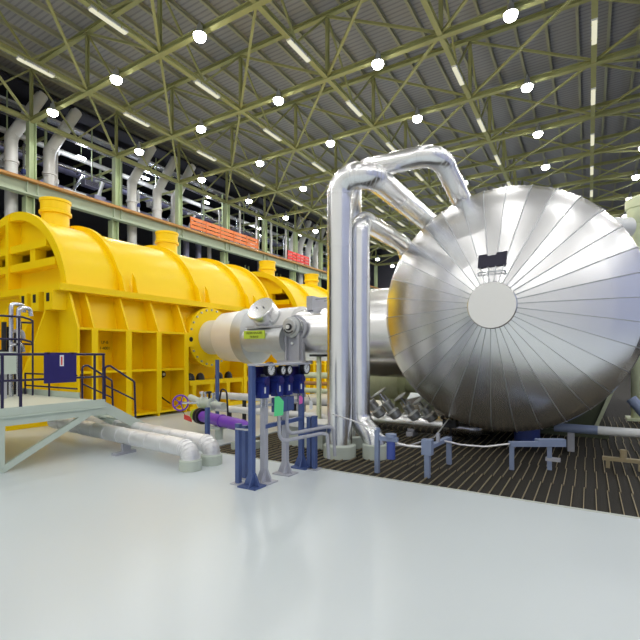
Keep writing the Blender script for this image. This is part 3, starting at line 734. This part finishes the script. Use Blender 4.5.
for (xx, yy) in ((PX1 - .06, 3.42), (PX1 - .06, .75), (PX0 + .1, .75), (PX0 + .1, 3.42)):
    MB().box(xx - .07, xx + .07, yy - .07, yy + .07, 0, PZ - .05).build('leg', 'pale_green', pf, smooth=False)
MB().beam((PX1 - .02, 3.47, .05), (PX1 - .02, 4.9, PZ - .22), .07, .10).build('brace', 'pale_green', pf, smooth=False)
MB().beam((PX0 + .1, 3.47, .05), (PX0 + .1, 4.9, PZ - .22), .07, .10).build('brace', 'pale_green', pf, smooth=False)
for xx in (-8.86, -8.10):
    MB().prism([(xx, 5.2, 1.0), (xx, 6.72, .10), (xx, 6.72, 0), (xx, 6.52, 0), (xx, 5.2, .78)], (.04, 0, 0)).build('stringer', 'pale_green', pf, smooth=False)
for i in range(4):
    MB().box(-8.82, -8.10, 5.24 + i * .34, 5.50 + i * .34, .80 - i * .2 - .03, .80 - i * .2).build('tread', 'pale_green', pf, smooth=False)
rl = thing('guard_railing', 'navy tube railing standing on the near edge of the platform', 'railing', (-8.02, 3.4, PZ))
rx = PX1 - .01
MB().tube([(rx, .7, 1.90), (rx, 5.22, 1.90)], .024, 12).build('top_rail', 'rail_navy', rl)
MB().tube([(rx, .7, 1.47), (rx, 5.22, 1.47)], .02, 12).build('mid_rail', 'rail_navy', rl)
for yy in (.75, 2.1, 3.46, 3.73, 5.02, 5.2):
    MB().tube([(rx, yy, PZ), (rx, yy, 1.90)], .024, 12).build('post', 'rail_navy', rl)
for xx, lab in ((-8.84, 'curved navy stair handrail nearer the turbine'), (-8.08, 'curved navy stair handrail nearer the camera')):
    h = thing('stair_handrail', lab, 'handrail', (xx, 5.3, PZ), 'stair handrails of the platform')
    MB().tube([(xx, 5.24, .93), (xx, 5.24, 1.66), (xx, 5.36, 1.67), (xx, 5.90, 1.33), (xx, 5.93, .55)], .02, 10, .07, 5).build('rail', 'rail_navy', h)
    MB().tube([(xx, 5.24, 1.30), (xx, 5.92, .95)], .016, 10).build('mid_rail', 'rail_navy', h)
cr = thing('cross_railing', 'navy railing along the turbine side of the platform behind the hung board', 'railing', (-10.2, 5.15, PZ))
for z in (1.47, 1.2): MB().tube([(-10.9, 5.14, z), (-8.86, 5.14, z)], .018, 10).build('rail', 'rail_navy', cr)
for xx in (-10.9, -9.9): MB().tube([(xx, 5.14, PZ), (xx, 5.14, 1.47)], .02, 10).build('post', 'rail_navy', cr)
bd = thing('hung_board', 'square navy board with white sticker hung on the platform railing', 'board', (rx + .04, 4.35, 1.4))
MB().box(rx + .03, rx + .05, 4.08, 4.64, 1.395, 1.93).build('panel', 'panel_navy', bd, smooth=False)
stk = MB().box(rx + .05, rx + .053, 4.34, 4.41, 1.69, 1.885).build('sticker', 'white_paint', bd, smooth=False)
MB().box(rx + .053, rx + .055, 4.36, 4.385, 1.71, 1.86).build('sticker_mark', 'red', stk, smooth=False)
for yy in (4.15, 4.57): MB().box(rx - .03, rx + .05, yy - .02, yy + .02, 1.90, 1.935).build('hook', 'rail_navy', bd, smooth=False)
# instrument stand left of the platform
ist = thing('tube_stand', 'bundle of bright vertical tubes with bent tops at the platform end', 'tubing', (-10.9, 4.1, PZ))
for i, (dx, dy, top) in enumerate([(0, 0, 2.98), (.10, .10, 2.9), (-.05, .02, 2.4), (.2, -.1, 2.1)]):
    x_, y_ = -10.6 + dx, 4.72 + dy
    MB().tube([(x_, y_, PZ), (x_, y_, top), (x_ - .1, y_ + .28, top + .02), (x_ - .1, y_ + .3, top - .15)], .045 if i < 2 else .035, 12, .08, 5).build('tube', 'bright_tube' if i != 2 else 'grey_paint', ist)
MB().beam((-10.75, 4.35, 2.0), (-10.5, 4.62, 1.5), .05, .09).build('strut', 'bright_tube', ist, smooth=False)
sv = thing('looped_guard', 'navy looped guard rail around the tube bundle at the platform end', 'railing', (-10.5, 4.3, PZ))
for z in (2.70, 2.22):
    MB().tube([(-10.4, 2.6, z), (-10.4, 4.85, z), (-10.42, 5.08, z - .06), (-10.6, 5.12, z - .1), (-11.0, 5.04, z - .08)], .022, 10, .14, 5).build('loop', 'rail_navy', sv)
for (x_, y_, z_) in ((-10.4, 4.78, 2.7), (-10.45, 5.08, 2.64), (-10.9, 5.05, 2.6), (-10.4, 3.2, 2.7)): MB().tube([(x_, y_, PZ), (x_, y_, z_)], .02, 10).build('post', 'rail_navy', sv)
mb = thing('valve_cluster', 'dark hydraulic valve cluster behind the looped guard rail', 'valves', (-11.1, 4.4, PZ))
MB().box(-11.35, -11.0, 4.78, 5.1, PZ, 2.0).build('body', 'black', mb, smooth=False)
for i in range(3): MB().cyl((-11.17, 4.83 + i * .11, 2.0), (-11.17, 4.83 + i * .11, 2.62 - i * .1), .05, 12).build('canister', 'black', mb)
cb = thing('control_box', 'pale green grey box on the platform at the frame edge', 'box', (-10.2, 3.5, PZ))
MB().box(-10.35, -10.0, 3.2, 4.55, 1.5, 1.95).build('body', 'pale_green', cb, smooth=False)
for yy in (3.3, 4.4): MB().box(-10.22, -10.14, yy - .04, yy + .04, PZ, 1.5).build('leg', 'grey_paint', cb, smooth=False)
hz = thing('white_hose', 'fat white hose bending down onto the platform deck', 'hose', (-9.3, 3.6, PZ))
MB().tube([(-9.4, 3.2, 1.75), (-9.3, 3.5, 1.6), (-9.25, 3.75, PZ + .0)], .07, 14, .2, 6).build('hose_run', 'white_paint', hz)
MB().lathe([(.07, 0), (.1, 0), (.1, .1), (.07, .1)], (-9.25, 3.75, PZ), (0, 0, 1), 14).build('coupling', 'grey_paint', hz)

# ------------------------------------------------------------------ gauge panel
GXp = -4.13
gp = thing('gauge_rack', 'blue and grey instrument rack standing on four feet before the risers', 'instrument rack', (GXp, 5.5, 0))
for (yy, m, top, w) in ((4.94, 'post_blue', 1.75, .075), (6.22, 'post_blue', 1.75, .075), (5.22, 'grey_paint', 1.6, .085), (5.76, 'grey_paint', 1.6, .085)):
    p = MB().box(GXp - w / 2, GXp + w / 2, yy - w / 2, yy + w / 2, .02, top).build('post', m, gp, smooth=False)
    f = MB().box(GXp - .16, GXp + .16, yy - .13, yy + .13, 0, .02)
    f.prism([(GXp, yy - .012, .02), (GXp + .14, yy - .012, .02), (GXp + .03, yy - .012, .26)], (0, .024, 0)); f.prism([(GXp, yy - .012, .02), (GXp - .14, yy - .012, .02), (GXp - .03, yy - .012, .26)], (0, .024, 0))
    f.prism([(GXp + .03, yy, .02), (GXp + .03, yy - .12, .02), (GXp + .03, yy - .03, .2), (GXp + .03, yy + .03, .2), (GXp + .03, yy + .12, .02)], (.02, 0, 0))
    f.build('foot', m, p, smooth=False)
MB().box(GXp - .05, GXp + .16, 4.9, 6.26, 1.735, 1.765).build('top_channel', 'grey_paint', gp, smooth=False)
MB().box(GXp - .02, GXp + .05, 5.2, 6.24, .80, .86).build('cross_bar', 'post_blue', gp, smooth=False)
MB().box(GXp - .03, GXp + .03, 4.92, 6.24, 1.12, 1.16).build('cross_bar', 'grey_paint', gp, smooth=False)
MB().box(GXp - .10, GXp - .03, 4.98, 5.4, 1.30, 1.72).build('back_plate', 'panel_navy', gp, smooth=False)
MB().box(GXp - .10, GXp - .03, 5.42, 6.2, 1.28, 1.70).build('back_plate', 'panel_navy', gp, smooth=False)
# transmitters
for n, (yy, lab) in enumerate([(5.13, 'blue pressure transmitter under the largest gauge at the near end of the rack'), (5.49, 'blue transmitter under the small gauge nearer the camera'), (5.74, 'blue transmitter under the small gauge farther from the camera'), (6.08, 'dark blue transmitter at the far end of the rack')]):
    t = thing('transmitter', lab, 'transmitter', (GXp + .05, yy, 1.35), 'blue transmitters on the rack')
    MB().box(GXp - .02, GXp + .10, yy - .08, yy + .08, 1.26, 1.47).build('body', 'unit_blue', t, smooth=False)
    MB().cyl((GXp - .06, yy, 1.50), (GXp + .12, yy, 1.50), .072, 18).build('head', 'unit_blue', t)
    MB().cyl((GXp + .12, yy, 1.50), (GXp + .135, yy, 1.50), .058, 18).build('cover', 'panel_navy', t)
    MB().box(GXp + .10, GXp + .106, yy - .03, yy + .0, 1.33, 1.42).build('data_plate', 'white_paint', t, smooth=False)
    MB().tube([(GXp + .06, yy - .05, 1.27), (GXp + .06, yy - .05, 1.12)], .014, 8).build('impulse_tube', 'bright_tube', t)
    MB().tube([(GXp + .06, yy + .05, 1.27), (GXp + .06, yy + .05, 1.12)], .014, 8).build('impulse_tube', 'bright_tube', t)
for n, (yy, z, r, lab) in enumerate([(5.23, 1.68, .106, 'large round dial gauge at the near end of the rack'), (5.53, 1.655, .075, 'small dial gauge, nearer of the two in the middle of the rack'), (5.70, 1.655, .075, 'small dial gauge, farther of the two in the middle of the rack'), (6.19, 1.675, .106, 'large round dial gauge at the far end of the rack')]):
    t = thing('dial_gauge', lab, 'gauge', (GXp + .15, yy, z), 'dial gauges on the rack')
    xg = GXp + .06
    MB().lathe([(0, 0), (r, 0), (r, .07), (r * .9, .08), (r * .82, .072), (r * .82, .07)], (xg, yy, z), (1, 0, 0), 28).build('case', 'black', t)
    fc = MB().lathe([(r * .82, .066), (0, .066)], (xg, yy, z), (1, 0, 0), 28).build('dial', 'white_paint', t)
    mb = MB()
    for i in range(11):
        a = R(-45 + 27 * i); c, s = math.cos(a), math.sin(a)
        mb.beam((xg + .068, yy + c * r * .58, z + s * r * .58), (xg + .068, yy + c * r * .74, z + s * r * .74), .005, .003, (1, 0, 0))
    mb.build('tick_ring', 'black', fc, smooth=False)
    MB().beam((xg + .07, yy - r * .12, z - r * .15), (xg + .07, yy + r * .4, z + r * .5), .007, .003, (1, 0, 0)).build('needle', 'black', t, smooth=False)
    MB().tube([(xg, yy, z - r * .5), (GXp + .03, yy, z - r - .03), (GXp + .03, yy, 1.45)], .014, 8, .02).build('stem', 'bright_tube', t)
bx = thing('junction_box', 'mid blue junction box hanging under the middle of the rack', 'box', (GXp + .08, 5.6, 1.05))
MB().box(GXp + .0, GXp + .14, 5.40, 5.80, 1.02, 1.24).build('body', 'post_blue', bx, smooth=False)
MB().box(GXp + .14, GXp + .15, 5.42, 5.59, 1.04, 1.22).build('cover', 'post_blue', bx, smooth=False)
MB().box(GXp + .14, GXp + .15, 5.61, 5.78, 1.04, 1.22).build('cover', 'post_blue', bx, smooth=False)
for (yy, z0, w, h, m, lab) in [(5.30, .98, .15, .30, 'tag_green', 'bright green tag hanging on the rack'), (5.9, 1.1, .06, .14, 'tag_pink', 'pink tag hanging on the rack'), (6.2, .98, .06, .16, 'white_paint', 'white tag hanging at the far end of the rack')]:
    t = thing('paper_tag', lab, 'tag', (GXp + .12, yy, z0))
    MB().prism([(GXp + .2 + w * a_ * .86, yy + w * a_ * .52, z0 + q_) for a_, q_ in ((-.4, 0), (.5, .02), (.55, h * .75), (.1, h), (-.35, h * .97))], (.002, -.004, 0)).build('sheet', m, t, smooth=False)
    MB().tube([(GXp + .2, yy, z0 + h - .02), (GXp + .14, yy, z0 + h + .1)], .004, 6).build('string', 'black', t)
# bent grey drain tubes below the rack
for n, (yy, zt, zb, lab) in enumerate([(5.42, 1.02, .58, 'front bent grey drain tube under the rack'), (5.62, 1.02, .66, 'rear bent grey drain tube under the rack')]):
    solo('drain_tube', MB().tube([(GXp + .12, yy, zt), (GXp + .14, yy, zb), (GXp + .40, yy + .78, zb + .03), (GXp + .48, yy + .84, zb + .02), (GXp + .50, yy + .86, .2)], .028, 12, .12, 6), 'grey_paint', lab, 'tube', 'drain tubes under the rack')
# short blue guard posts
for n, (xx, yy, h, lab) in enumerate([(-4.40, 4.96, .87, 'short blue guard post nearest the camera, beside the near rack foot'), (-4.50, 5.22, .80, 'short blue guard post behind the nearest one'), (-3.88, 6.24, .87, 'short blue guard post before the thick riser'), (-4.0, 6.27, .84, 'short blue guard post touching the one before the thick riser')]):
    t = thing('guard_post', lab, 'post', (xx, yy, 0), 'short blue posts around the rack')
    MB().box(xx - .035, xx + .035, yy - .035, yy + .035, .015, h).build('shaft', 'post_blue', t, smooth=False)
    MB().box(xx - .09, xx + .09, yy - .09, yy + .09, 0, .015).build('foot_plate', 'grey_paint', t, smooth=False)
    MB().box(xx - .04, xx + .04, yy - .04, yy + .04, h, h + .012).build('cap', 'post_blue', t, smooth=False)
solo('spacer_bar', MB().box(-4.42, GXp - .04, 4.915, 4.93, .80, .825), 'bright_tube', 'thin bright bar joining the near guard post to the rack', 'bar', smooth=False)

# ------------------------------------------------------------------ purple pipe, valve and handwheel behind the floor pipes
pp = thing('purple_pipe', 'purple pipe with lime end cap bending down to a pale block', 'pipe', (-7.2, 7.6, .5))
A = V((-8.30, 7.75, .42)); B = V((-6.0, 7.0, .42))
d = (B - A).normalized()
MB().tube([A + d * .42, B, (B.x, B.y, .10)], .13, 20, .2, 7).build('pipe_run', 'purple', pp)
MB().lathe([(0, 0), (.12, .01), (.14, .05), (.14, .3), (0, .3)], A, d, 20).build('lime_cap', 'lime', pp)
MB().lathe([(.1, .28), (.19, .28), (.19, .34), (.15, .35), (.15, .40), (.19, .41), (.19, .47), (.1, .47)], A, d, 24).build('flange', 'black', pp)
MB().lathe([(.13, -.03), (.145, -.03), (.145, .03), (.13, .03)], A + d * 1.4, d, 20).build('band', 'purple', pp)
for (x_, y_, h, lab) in ((B.x, B.y, .12, 'pale concrete block under the purple bend'), (-6.95, 7.3, .0, None)):
    if lab: solo('pipe_plinth', MB().box(x_ - .22, x_ + .22, y_ - .22, y_ + .22, -.03, h), 'collar', lab, 'block', smooth=False)
ps = thing('pipe_stand', 'pale green stand post carrying the purple pipe', 'stand', (-7.1, 7.345, 0))
MB().cyl((-7.1, 7.36, 0), (-7.1, 7.36, .24), .09, 18).build('post', 'collar', ps)
MB().box(-7.28, -6.92, 7.19, 7.5, .24, .285).build('head_plate', 'collar', ps, smooth=False)
vv = thing('gate_valve', 'pale grey valve body above the purple pipe with a purple handwheel', 'valve', (-8.3, 7.9, .9))
C = V((-8.35, 8.05, .68))
MB().tube([C + V((-.9, .45, .05)), C, C + V((1.0, -.28, 0))], .085, 16, .1).build('pipe_run', 'collar', vv)
MB().lathe([(.08, -.28), (.15, -.27), (.15, -.2), (.12, -.17), (.16, 0), (.12, .17), (.15, .2), (.15, .27), (.08, .28)], C + V((.25, -.07, 0)), V((1, -.28, 0)), 20).build('valve_body', 'collar', vv)
hwc = C + V((-.42, -.32, .0)); hd = V((.55, -.8, .1)).normalized()
MB().tube([C + V((.1, .0, 0)), hwc], .03, 10).build('spindle', 'bright_tube', vv)
hw = MB(); N = 28
ux = hd.orthogonal().normalized(); uy = hd.cross(ux)
ring = [hwc + (ux * math.cos(2 * PI * i / N) + uy * math.sin(2 * PI * i / N)) * .19 for i in range(N + 1)]
hw.tube(ring, .022, 10, caps=False)
for i in range(5):
    a = 2 * PI * i / 5; hw.tube([hwc, hwc + (ux * math.cos(a) + uy * math.sin(a)) * .19], .014, 8)
hw.lathe([(0, -.03), (.05, -.03), (.05, .03), (0, .03)], hwc, hd, 14); hw.build('handwheel', 'purple', vv)
for i, (dx, dz, m) in enumerate([(.0, .17, 'white_paint'), (.16, .18, 'bright_tube'), (.34, .2, 'black'), (.5, .17, 'bright_tube')]):
    p = C + V((dx + .05, -.05 - dx * .25, .06)); MB().tube([p, p + V((0, 0, dz))], .03, 10).lathe([(0, 0), (.06, 0), (.06, .05), (0, .06)], p + V((0, 0, dz)), (0, 0, 1), 12).build('fitting', m, vv)
MB().tube([C + V((.8, -.22, .1)), C + V((.9, -.25, .42)), C + V((1.15, -.34, .36)), C + V((1.25, -.40, -.28))], .022, 10, .12, 6).build('hose', 'black', vv)
MB().box(C.x + .30, C.x + .36, C.y - .12, C.y - .06, 0, C.z - .06).build('stand_leg', 'collar', vv, smooth=False)
rt = thing('warning_tag', 'small red tag hanging under the purple handwheel', 'tag', (hwc.x, hwc.y, .6))
MB().prism([(hwc.x + .12, hwc.y, .40), (hwc.x + .36, hwc.y + .03, .34), (hwc.x + .36, hwc.y + .03, .22), (hwc.x + .12, hwc.y, .28)], (0, .01, 0)).build('plate', 'red', rt, smooth=False)
MB().tube([(hwc.x + .16, hwc.y, .38), (hwc.x + .06, hwc.y - .02, .52)], .005, 6).build('wire', 'black', rt)
dp = thing('guard_post', 'slim blue post before the lime pipe cap', 'post', (-7.12, 7.02, 0), 'short blue posts around the rack')
MB().box(-7.16, -7.08, 6.98, 7.06, .015, .74).build('shaft', 'post_blue', dp, smooth=False); MB().box(-7.22, -7.02, 6.92, 7.12, 0, .015).build('foot_plate', 'grey_paint', dp, smooth=False)
dp = thing('guard_post', 'tall slim blue post before the turbine inlet flange', 'post', (-8.8, 9.05, 0), 'short blue posts around the rack')
MB().cyl((-8.8, 9.05, .015), (-8.8, 9.05, 1.75), .055, 14).build('shaft', 'post_blue', dp); MB().box(-8.92, -8.68, 8.93, 9.17, 0, .015).build('foot_plate', 'grey_paint', dp, smooth=False)
# two grey lines running right behind the rack
for n, (yy, zz, rr, lab) in enumerate([(9.6, .70, .10, 'upper grey pipe running to the right behind the gauge rack'), (9.0, .42, .09, 'lower grey pipe running to the right behind the gauge rack')]):
    t = thing('service_pipe', lab, 'pipe', (-8, yy, 0), 'grey service pipes behind the rack')
    MB().tube([(-9.4, yy, zz), (-5.2, yy, zz), (-5.2, yy, -.03)], rr, 16, .2, 6).build('pipe_run', 'duct_white', t)
    for xx in (-8.3, -6.6): MB().box(xx - .04, xx + .04, yy - .04, yy + .04, -.03, zz - rr + .01).build('support', 'black', t, smooth=False)
gpo = thing('slim_post', 'thin pale green post left of the thick riser', 'post', (-5.2, 8.55, 0))
MB().box(-5.24, -5.16, 8.51, 8.59, -.03, 1.85).build('shaft', 'machine_green', gpo, smooth=False); MB().box(-5.36, -5.04, 8.4, 8.7, 1.85, 1.9).build('head_plate', 'black', gpo, smooth=False)
MB().box(-5.34, -5.06, 8.4, 8.7, -.03, 0).build('foot_plate', 'grey_paint', gpo, smooth=False)
wb = thing('white_bench', 'low white topped plinth behind the gauge rack', 'plinth', (-4.9, 8.0, 0))
MB().box(-5.6, -4.5, 7.6, 8.25, .40, .50).build('top_slab', 'white_paint', wb, smooth=False)
MB().box(-5.5, -4.6, 7.7, 8.15, -.03, .40).build('base', 'collar', wb, smooth=False)
bb = thing('bearer_beam', 'short blue beam end sticking out before the white plinth', 'beam', (-4.5, 7.2, .4))
MB().box(-4.62, -4.42, 6.9, 7.55, .38, .50).build('beam', 'post_blue', bb, smooth=False); MB().box(-4.56, -4.48, 7.1, 7.18, -.03, .38).build('leg', 'post_blue', bb, smooth=False)
# coloured small pipework seen past the rack
for n, (xx, yy, zz, rr, m, lab) in enumerate([(-7.6, 10.0, 1.35, .08, 'machine_green', 'yellow green pipe behind the gauge rack'), (-7.4, 9.8, 1.15, .05, 'rust_trim', 'thin rusty pipe behind the gauge rack'), (-7.0, 9.4, 1.0, .06, 'machine_green', 'pale green pipe behind the far end of the rack')]):
    solo('small_pipe', MB().tube([(xx, yy, zz), (xx + 2.4, yy - .1, zz), (xx + 2.4, yy - .1, 0)], rr, 12, .15, 5), m, lab, 'pipe', 'small pipes behind the rack')

# ------------------------------------------------------------------ valves and pipe under the crossover
hp = thing('header_pipe', 'silver header pipe lying under the crossover beside the tank', 'pipe', (-5, 10.2, .5))
MB().tube([(-5.6, 10.2, .27), (-2.7, 10.2, .27), (-2.3, 10.5, .18), (-2.1, 11.3, .15)], .215, 24, .3, 6, bands=.7, bw=.04, bh=.01).build('jacket', 'cladding', hp)
for xx in (-5.2, -3.6): MB().box(xx - .08, xx + .08, 10.0, 10.4, -.03, .08).build('foot', 'grey_paint', hp, smooth=False)
for n, (xx, s) in enumerate([(-4.40, .85), (-3.98, .88), (-3.5, .75), (-3.1, .65)]):
    t = thing('angle_valve', 'grey angled handwheel valve on the header pipe, %s from the slim riser' % ORD[n], 'valve', (xx, 10.1, .5), 'angled valves on the header pipe')
    p = V((xx, 10.10, .44)); ad = V((-.55, -.25, .8)).normalized()
    MB().lathe([(.14, -.05), (.15, .12 * s), (.09, .18 * s), (.09, .36 * s), (.12, .38 * s), (.12, .45 * s), (0, .46 * s)], p, ad, 18).build('body', 'cast_steel', t)
    MB().tube([p + ad * .44 * s, p + ad * .78 * s], .03, 10).build('spindle', 'bright_tube', t)
    c_ = p + ad * .76 * s; ux = ad.orthogonal().normalized(); uy = ad.cross(ux); hw = MB()
    hw.tube([c_ + (ux * math.cos(2 * PI * i / 24) + uy * math.sin(2 * PI * i / 24)) * .21 * s for i in range(25)], .022, 8, caps=False)
    for i in range(3):
        a = PI * i / 3; e = (ux * math.cos(a) + uy * math.sin(a)) * .21 * s; hw.tube([c_ - e, c_ + e], .015, 8)
    hw.build('handwheel', 'cast_steel', t)
    for q in (-.11, .11): MB().tube([p + ad * .2 * s + ux * q, p + ad * .62 * s + ux * q * .6], .018, 8).build('yoke_arm', 'cast_steel', t)
dk = thing('drain_valve', 'dark knot of small drain valves on the header pipe end', 'valve', (-2.6, 9.85, .5))
MB().box(-2.75, -2.45, 9.75, 9.95, .30, .46).build('body', 'black', dk, smooth=False)
for i in range(4): MB().tube([(-2.72 + i * .09, 9.8, .45), (-2.74 + i * .1, 9.72, .51 + .03 * (i % 2))], .02, 8).lathe([(0, 0), (.05, 0), (.05, .02), (0, .02)], (-2.74 + i * .1, 9.72, .51 + .03 * (i % 2)), (0, -.5, 1), 12).build('knob', 'black', dk)
MB().tube([(-2.6, 9.85, .32), (-2.6, 9.85, -.03)], .03, 8).build('leg', 'black', dk)
gm = thing('pump_unit', 'pale green pump casing under the crossover behind the valves', 'pump', (-5.6, 13.4, 0))
MB().lathe([(0, 0), (.45, 0), (.6, .1), (.6, 1.6), (.45, 1.7), (.3, 1.75), (.3, 2.2), (0, 2.2)], (-6.6, 13.4, 1.0), (1, 0, 0), 28).build('casing', 'machine_green', gm)
for xx in (-6.3, -5.3): MB().box(xx - .15, xx + .15, 13.0, 13.8, -.03, .5).build('foot', 'machine_green', gm, smooth=False)
for i in range(5): MB().tube([(-6.3 + i * .35, 12.9, 1.4), (-6.25 + i * .35, 12.75, 1.75)], .035, 8).build('fitting', 'rust_trim' if i % 2 else 'black', gm)
solo('vertical_pipe', MB().cyl((-4.12, 13.0, -.03), (-4.12, 13.0, 1.3), .2, 20), 'collar', 'pale stub column under the crossover beside the green pump', 'pipe')

# ------------------------------------------------------------------ stands and rope on the grating
bp_ = thing('rope_post', 'blue grey post with side clamp before the kinked pipe foot', 'post', (-2.95, 6.68, 0))
MB().box(-2.985, -2.915, 6.645, 6.715, -.03, .70).build('shaft', 'post_steelblue', bp_, smooth=False)
MB().box(-2.92, -2.60, 6.66, 6.72, .50, .57).build('arm', 'post_steelblue', bp_, smooth=False)
MB().cyl((-2.72, 6.7, .22), (-2.72, 6.7, .50), .07, 16).build('clamp', 'navy_pipe', bp_)
MB().cyl((-2.72, 6.7, .57), (-2.72, 6.7, .62), .09, 16).build('clamp_cap', 'post_steelblue', bp_)
tr1 = thing('pipe_trestle', 'steel blue trestle with square head standing on the grating, end-on to camera', 'trestle', (-2.15, 7.2, 0), 'steel trestles on the grating')
MB().box(-2.20, -2.12, 6.78, 6.86, -.03, .34).build('leg', 'post_steelblue', tr1, smooth=False)
MB().box(-2.24, -2.08, 6.76, 6.88, .33, .57).build('head', 'post_steelblue', tr1, smooth=False)
MB().box(-2.14, -2.06, 7.81, 7.89, -.03, .46).build('leg', 'post_steelblue', tr1, smooth=False)
MB().beam((-2.16, 6.88, .43), (-2.10, 7.88, .43), .08, .06).build('bar', 'post_steelblue', tr1, smooth=False)
MB().box(-2.15, -2.10, 7.25, 7.30, .46, .60).build('pin', 'grey_paint', tr1, smooth=False)
tr2 = thing('pipe_trestle', 'pale steel trestle standing sideways on the grating under the cone', 'trestle', (-.8, 8.1, 0), 'steel trestles on the grating')
for (x_, y_) in ((-1.10, 8.02), (-.56, 8.34)): MB().box(x_ - .035, x_ + .035, y_ - .035, y_ + .035, -.03, .36).build('leg', 'post_steelblue', tr2, smooth=False)
MB().beam((-1.13, 8.0, .40), (-.34, 8.47, .40), .09, .08).build('bar', 'post_steelblue', tr2, smooth=False)
MB().beam((-.75, 8.25, .455), (-.35, 8.49, .455), .12, .05).build('saddle_plate', 'post_steelblue', tr2, smooth=False)
MB().box(-.62, -.40, 8.30, 8.42, .12, .17).build('lower_bracket', 'grey_paint', tr2, smooth=False)
for (pts, r, lab) in [([(-3.75, 6.60, .88), (-3.4, 6.63, .80), (-2.95, 6.63, .68)], .012, 'thin pale cable from the thick riser to the blue grey post'),
                      ([(-2.95, 6.70, .62), (-2.7, 6.72, .48), (-2.45, 6.78, .44), (-2.24, 6.82, .44)], .020, 'pale hose sagging from the blue grey post to the square head trestle'),
                      ([(-2.10, 7.5, .44), (-1.85, 7.7, .36), (-1.5, 7.9, .33), (-1.12, 8.02, .40)], .016, 'pale cable sagging between the two trestles'),
                      ([(-2.6, 9.7, .5), (-2.7, 9.0, .2), (-2.95, 8.2, .15), (-3.1, 7.8, .2)], .014, 'thin grey cable drooping from the dark drain valves to the grating')]:
    solo('slack_cable', MB().tube(pts, r, 8, .3, 5), 'foil', lab, 'cable')

# ------------------------------------------------------------------ world and view
w = bpy.data.worlds.new('world'); SC.world = w; w.use_nodes = True
w.node_tree.nodes['Background'].inputs[0].default_value = (.5, .55, .7, 1); w.node_tree.nodes['Background'].inputs[1].default_value = .3
SC.view_settings.view_transform = 'Standard'; SC.view_settings.look = 'None'
SC.view_settings.exposure = .46; SC.view_settings.gamma = 1; SC.view_settings.use_curve_mapping = False
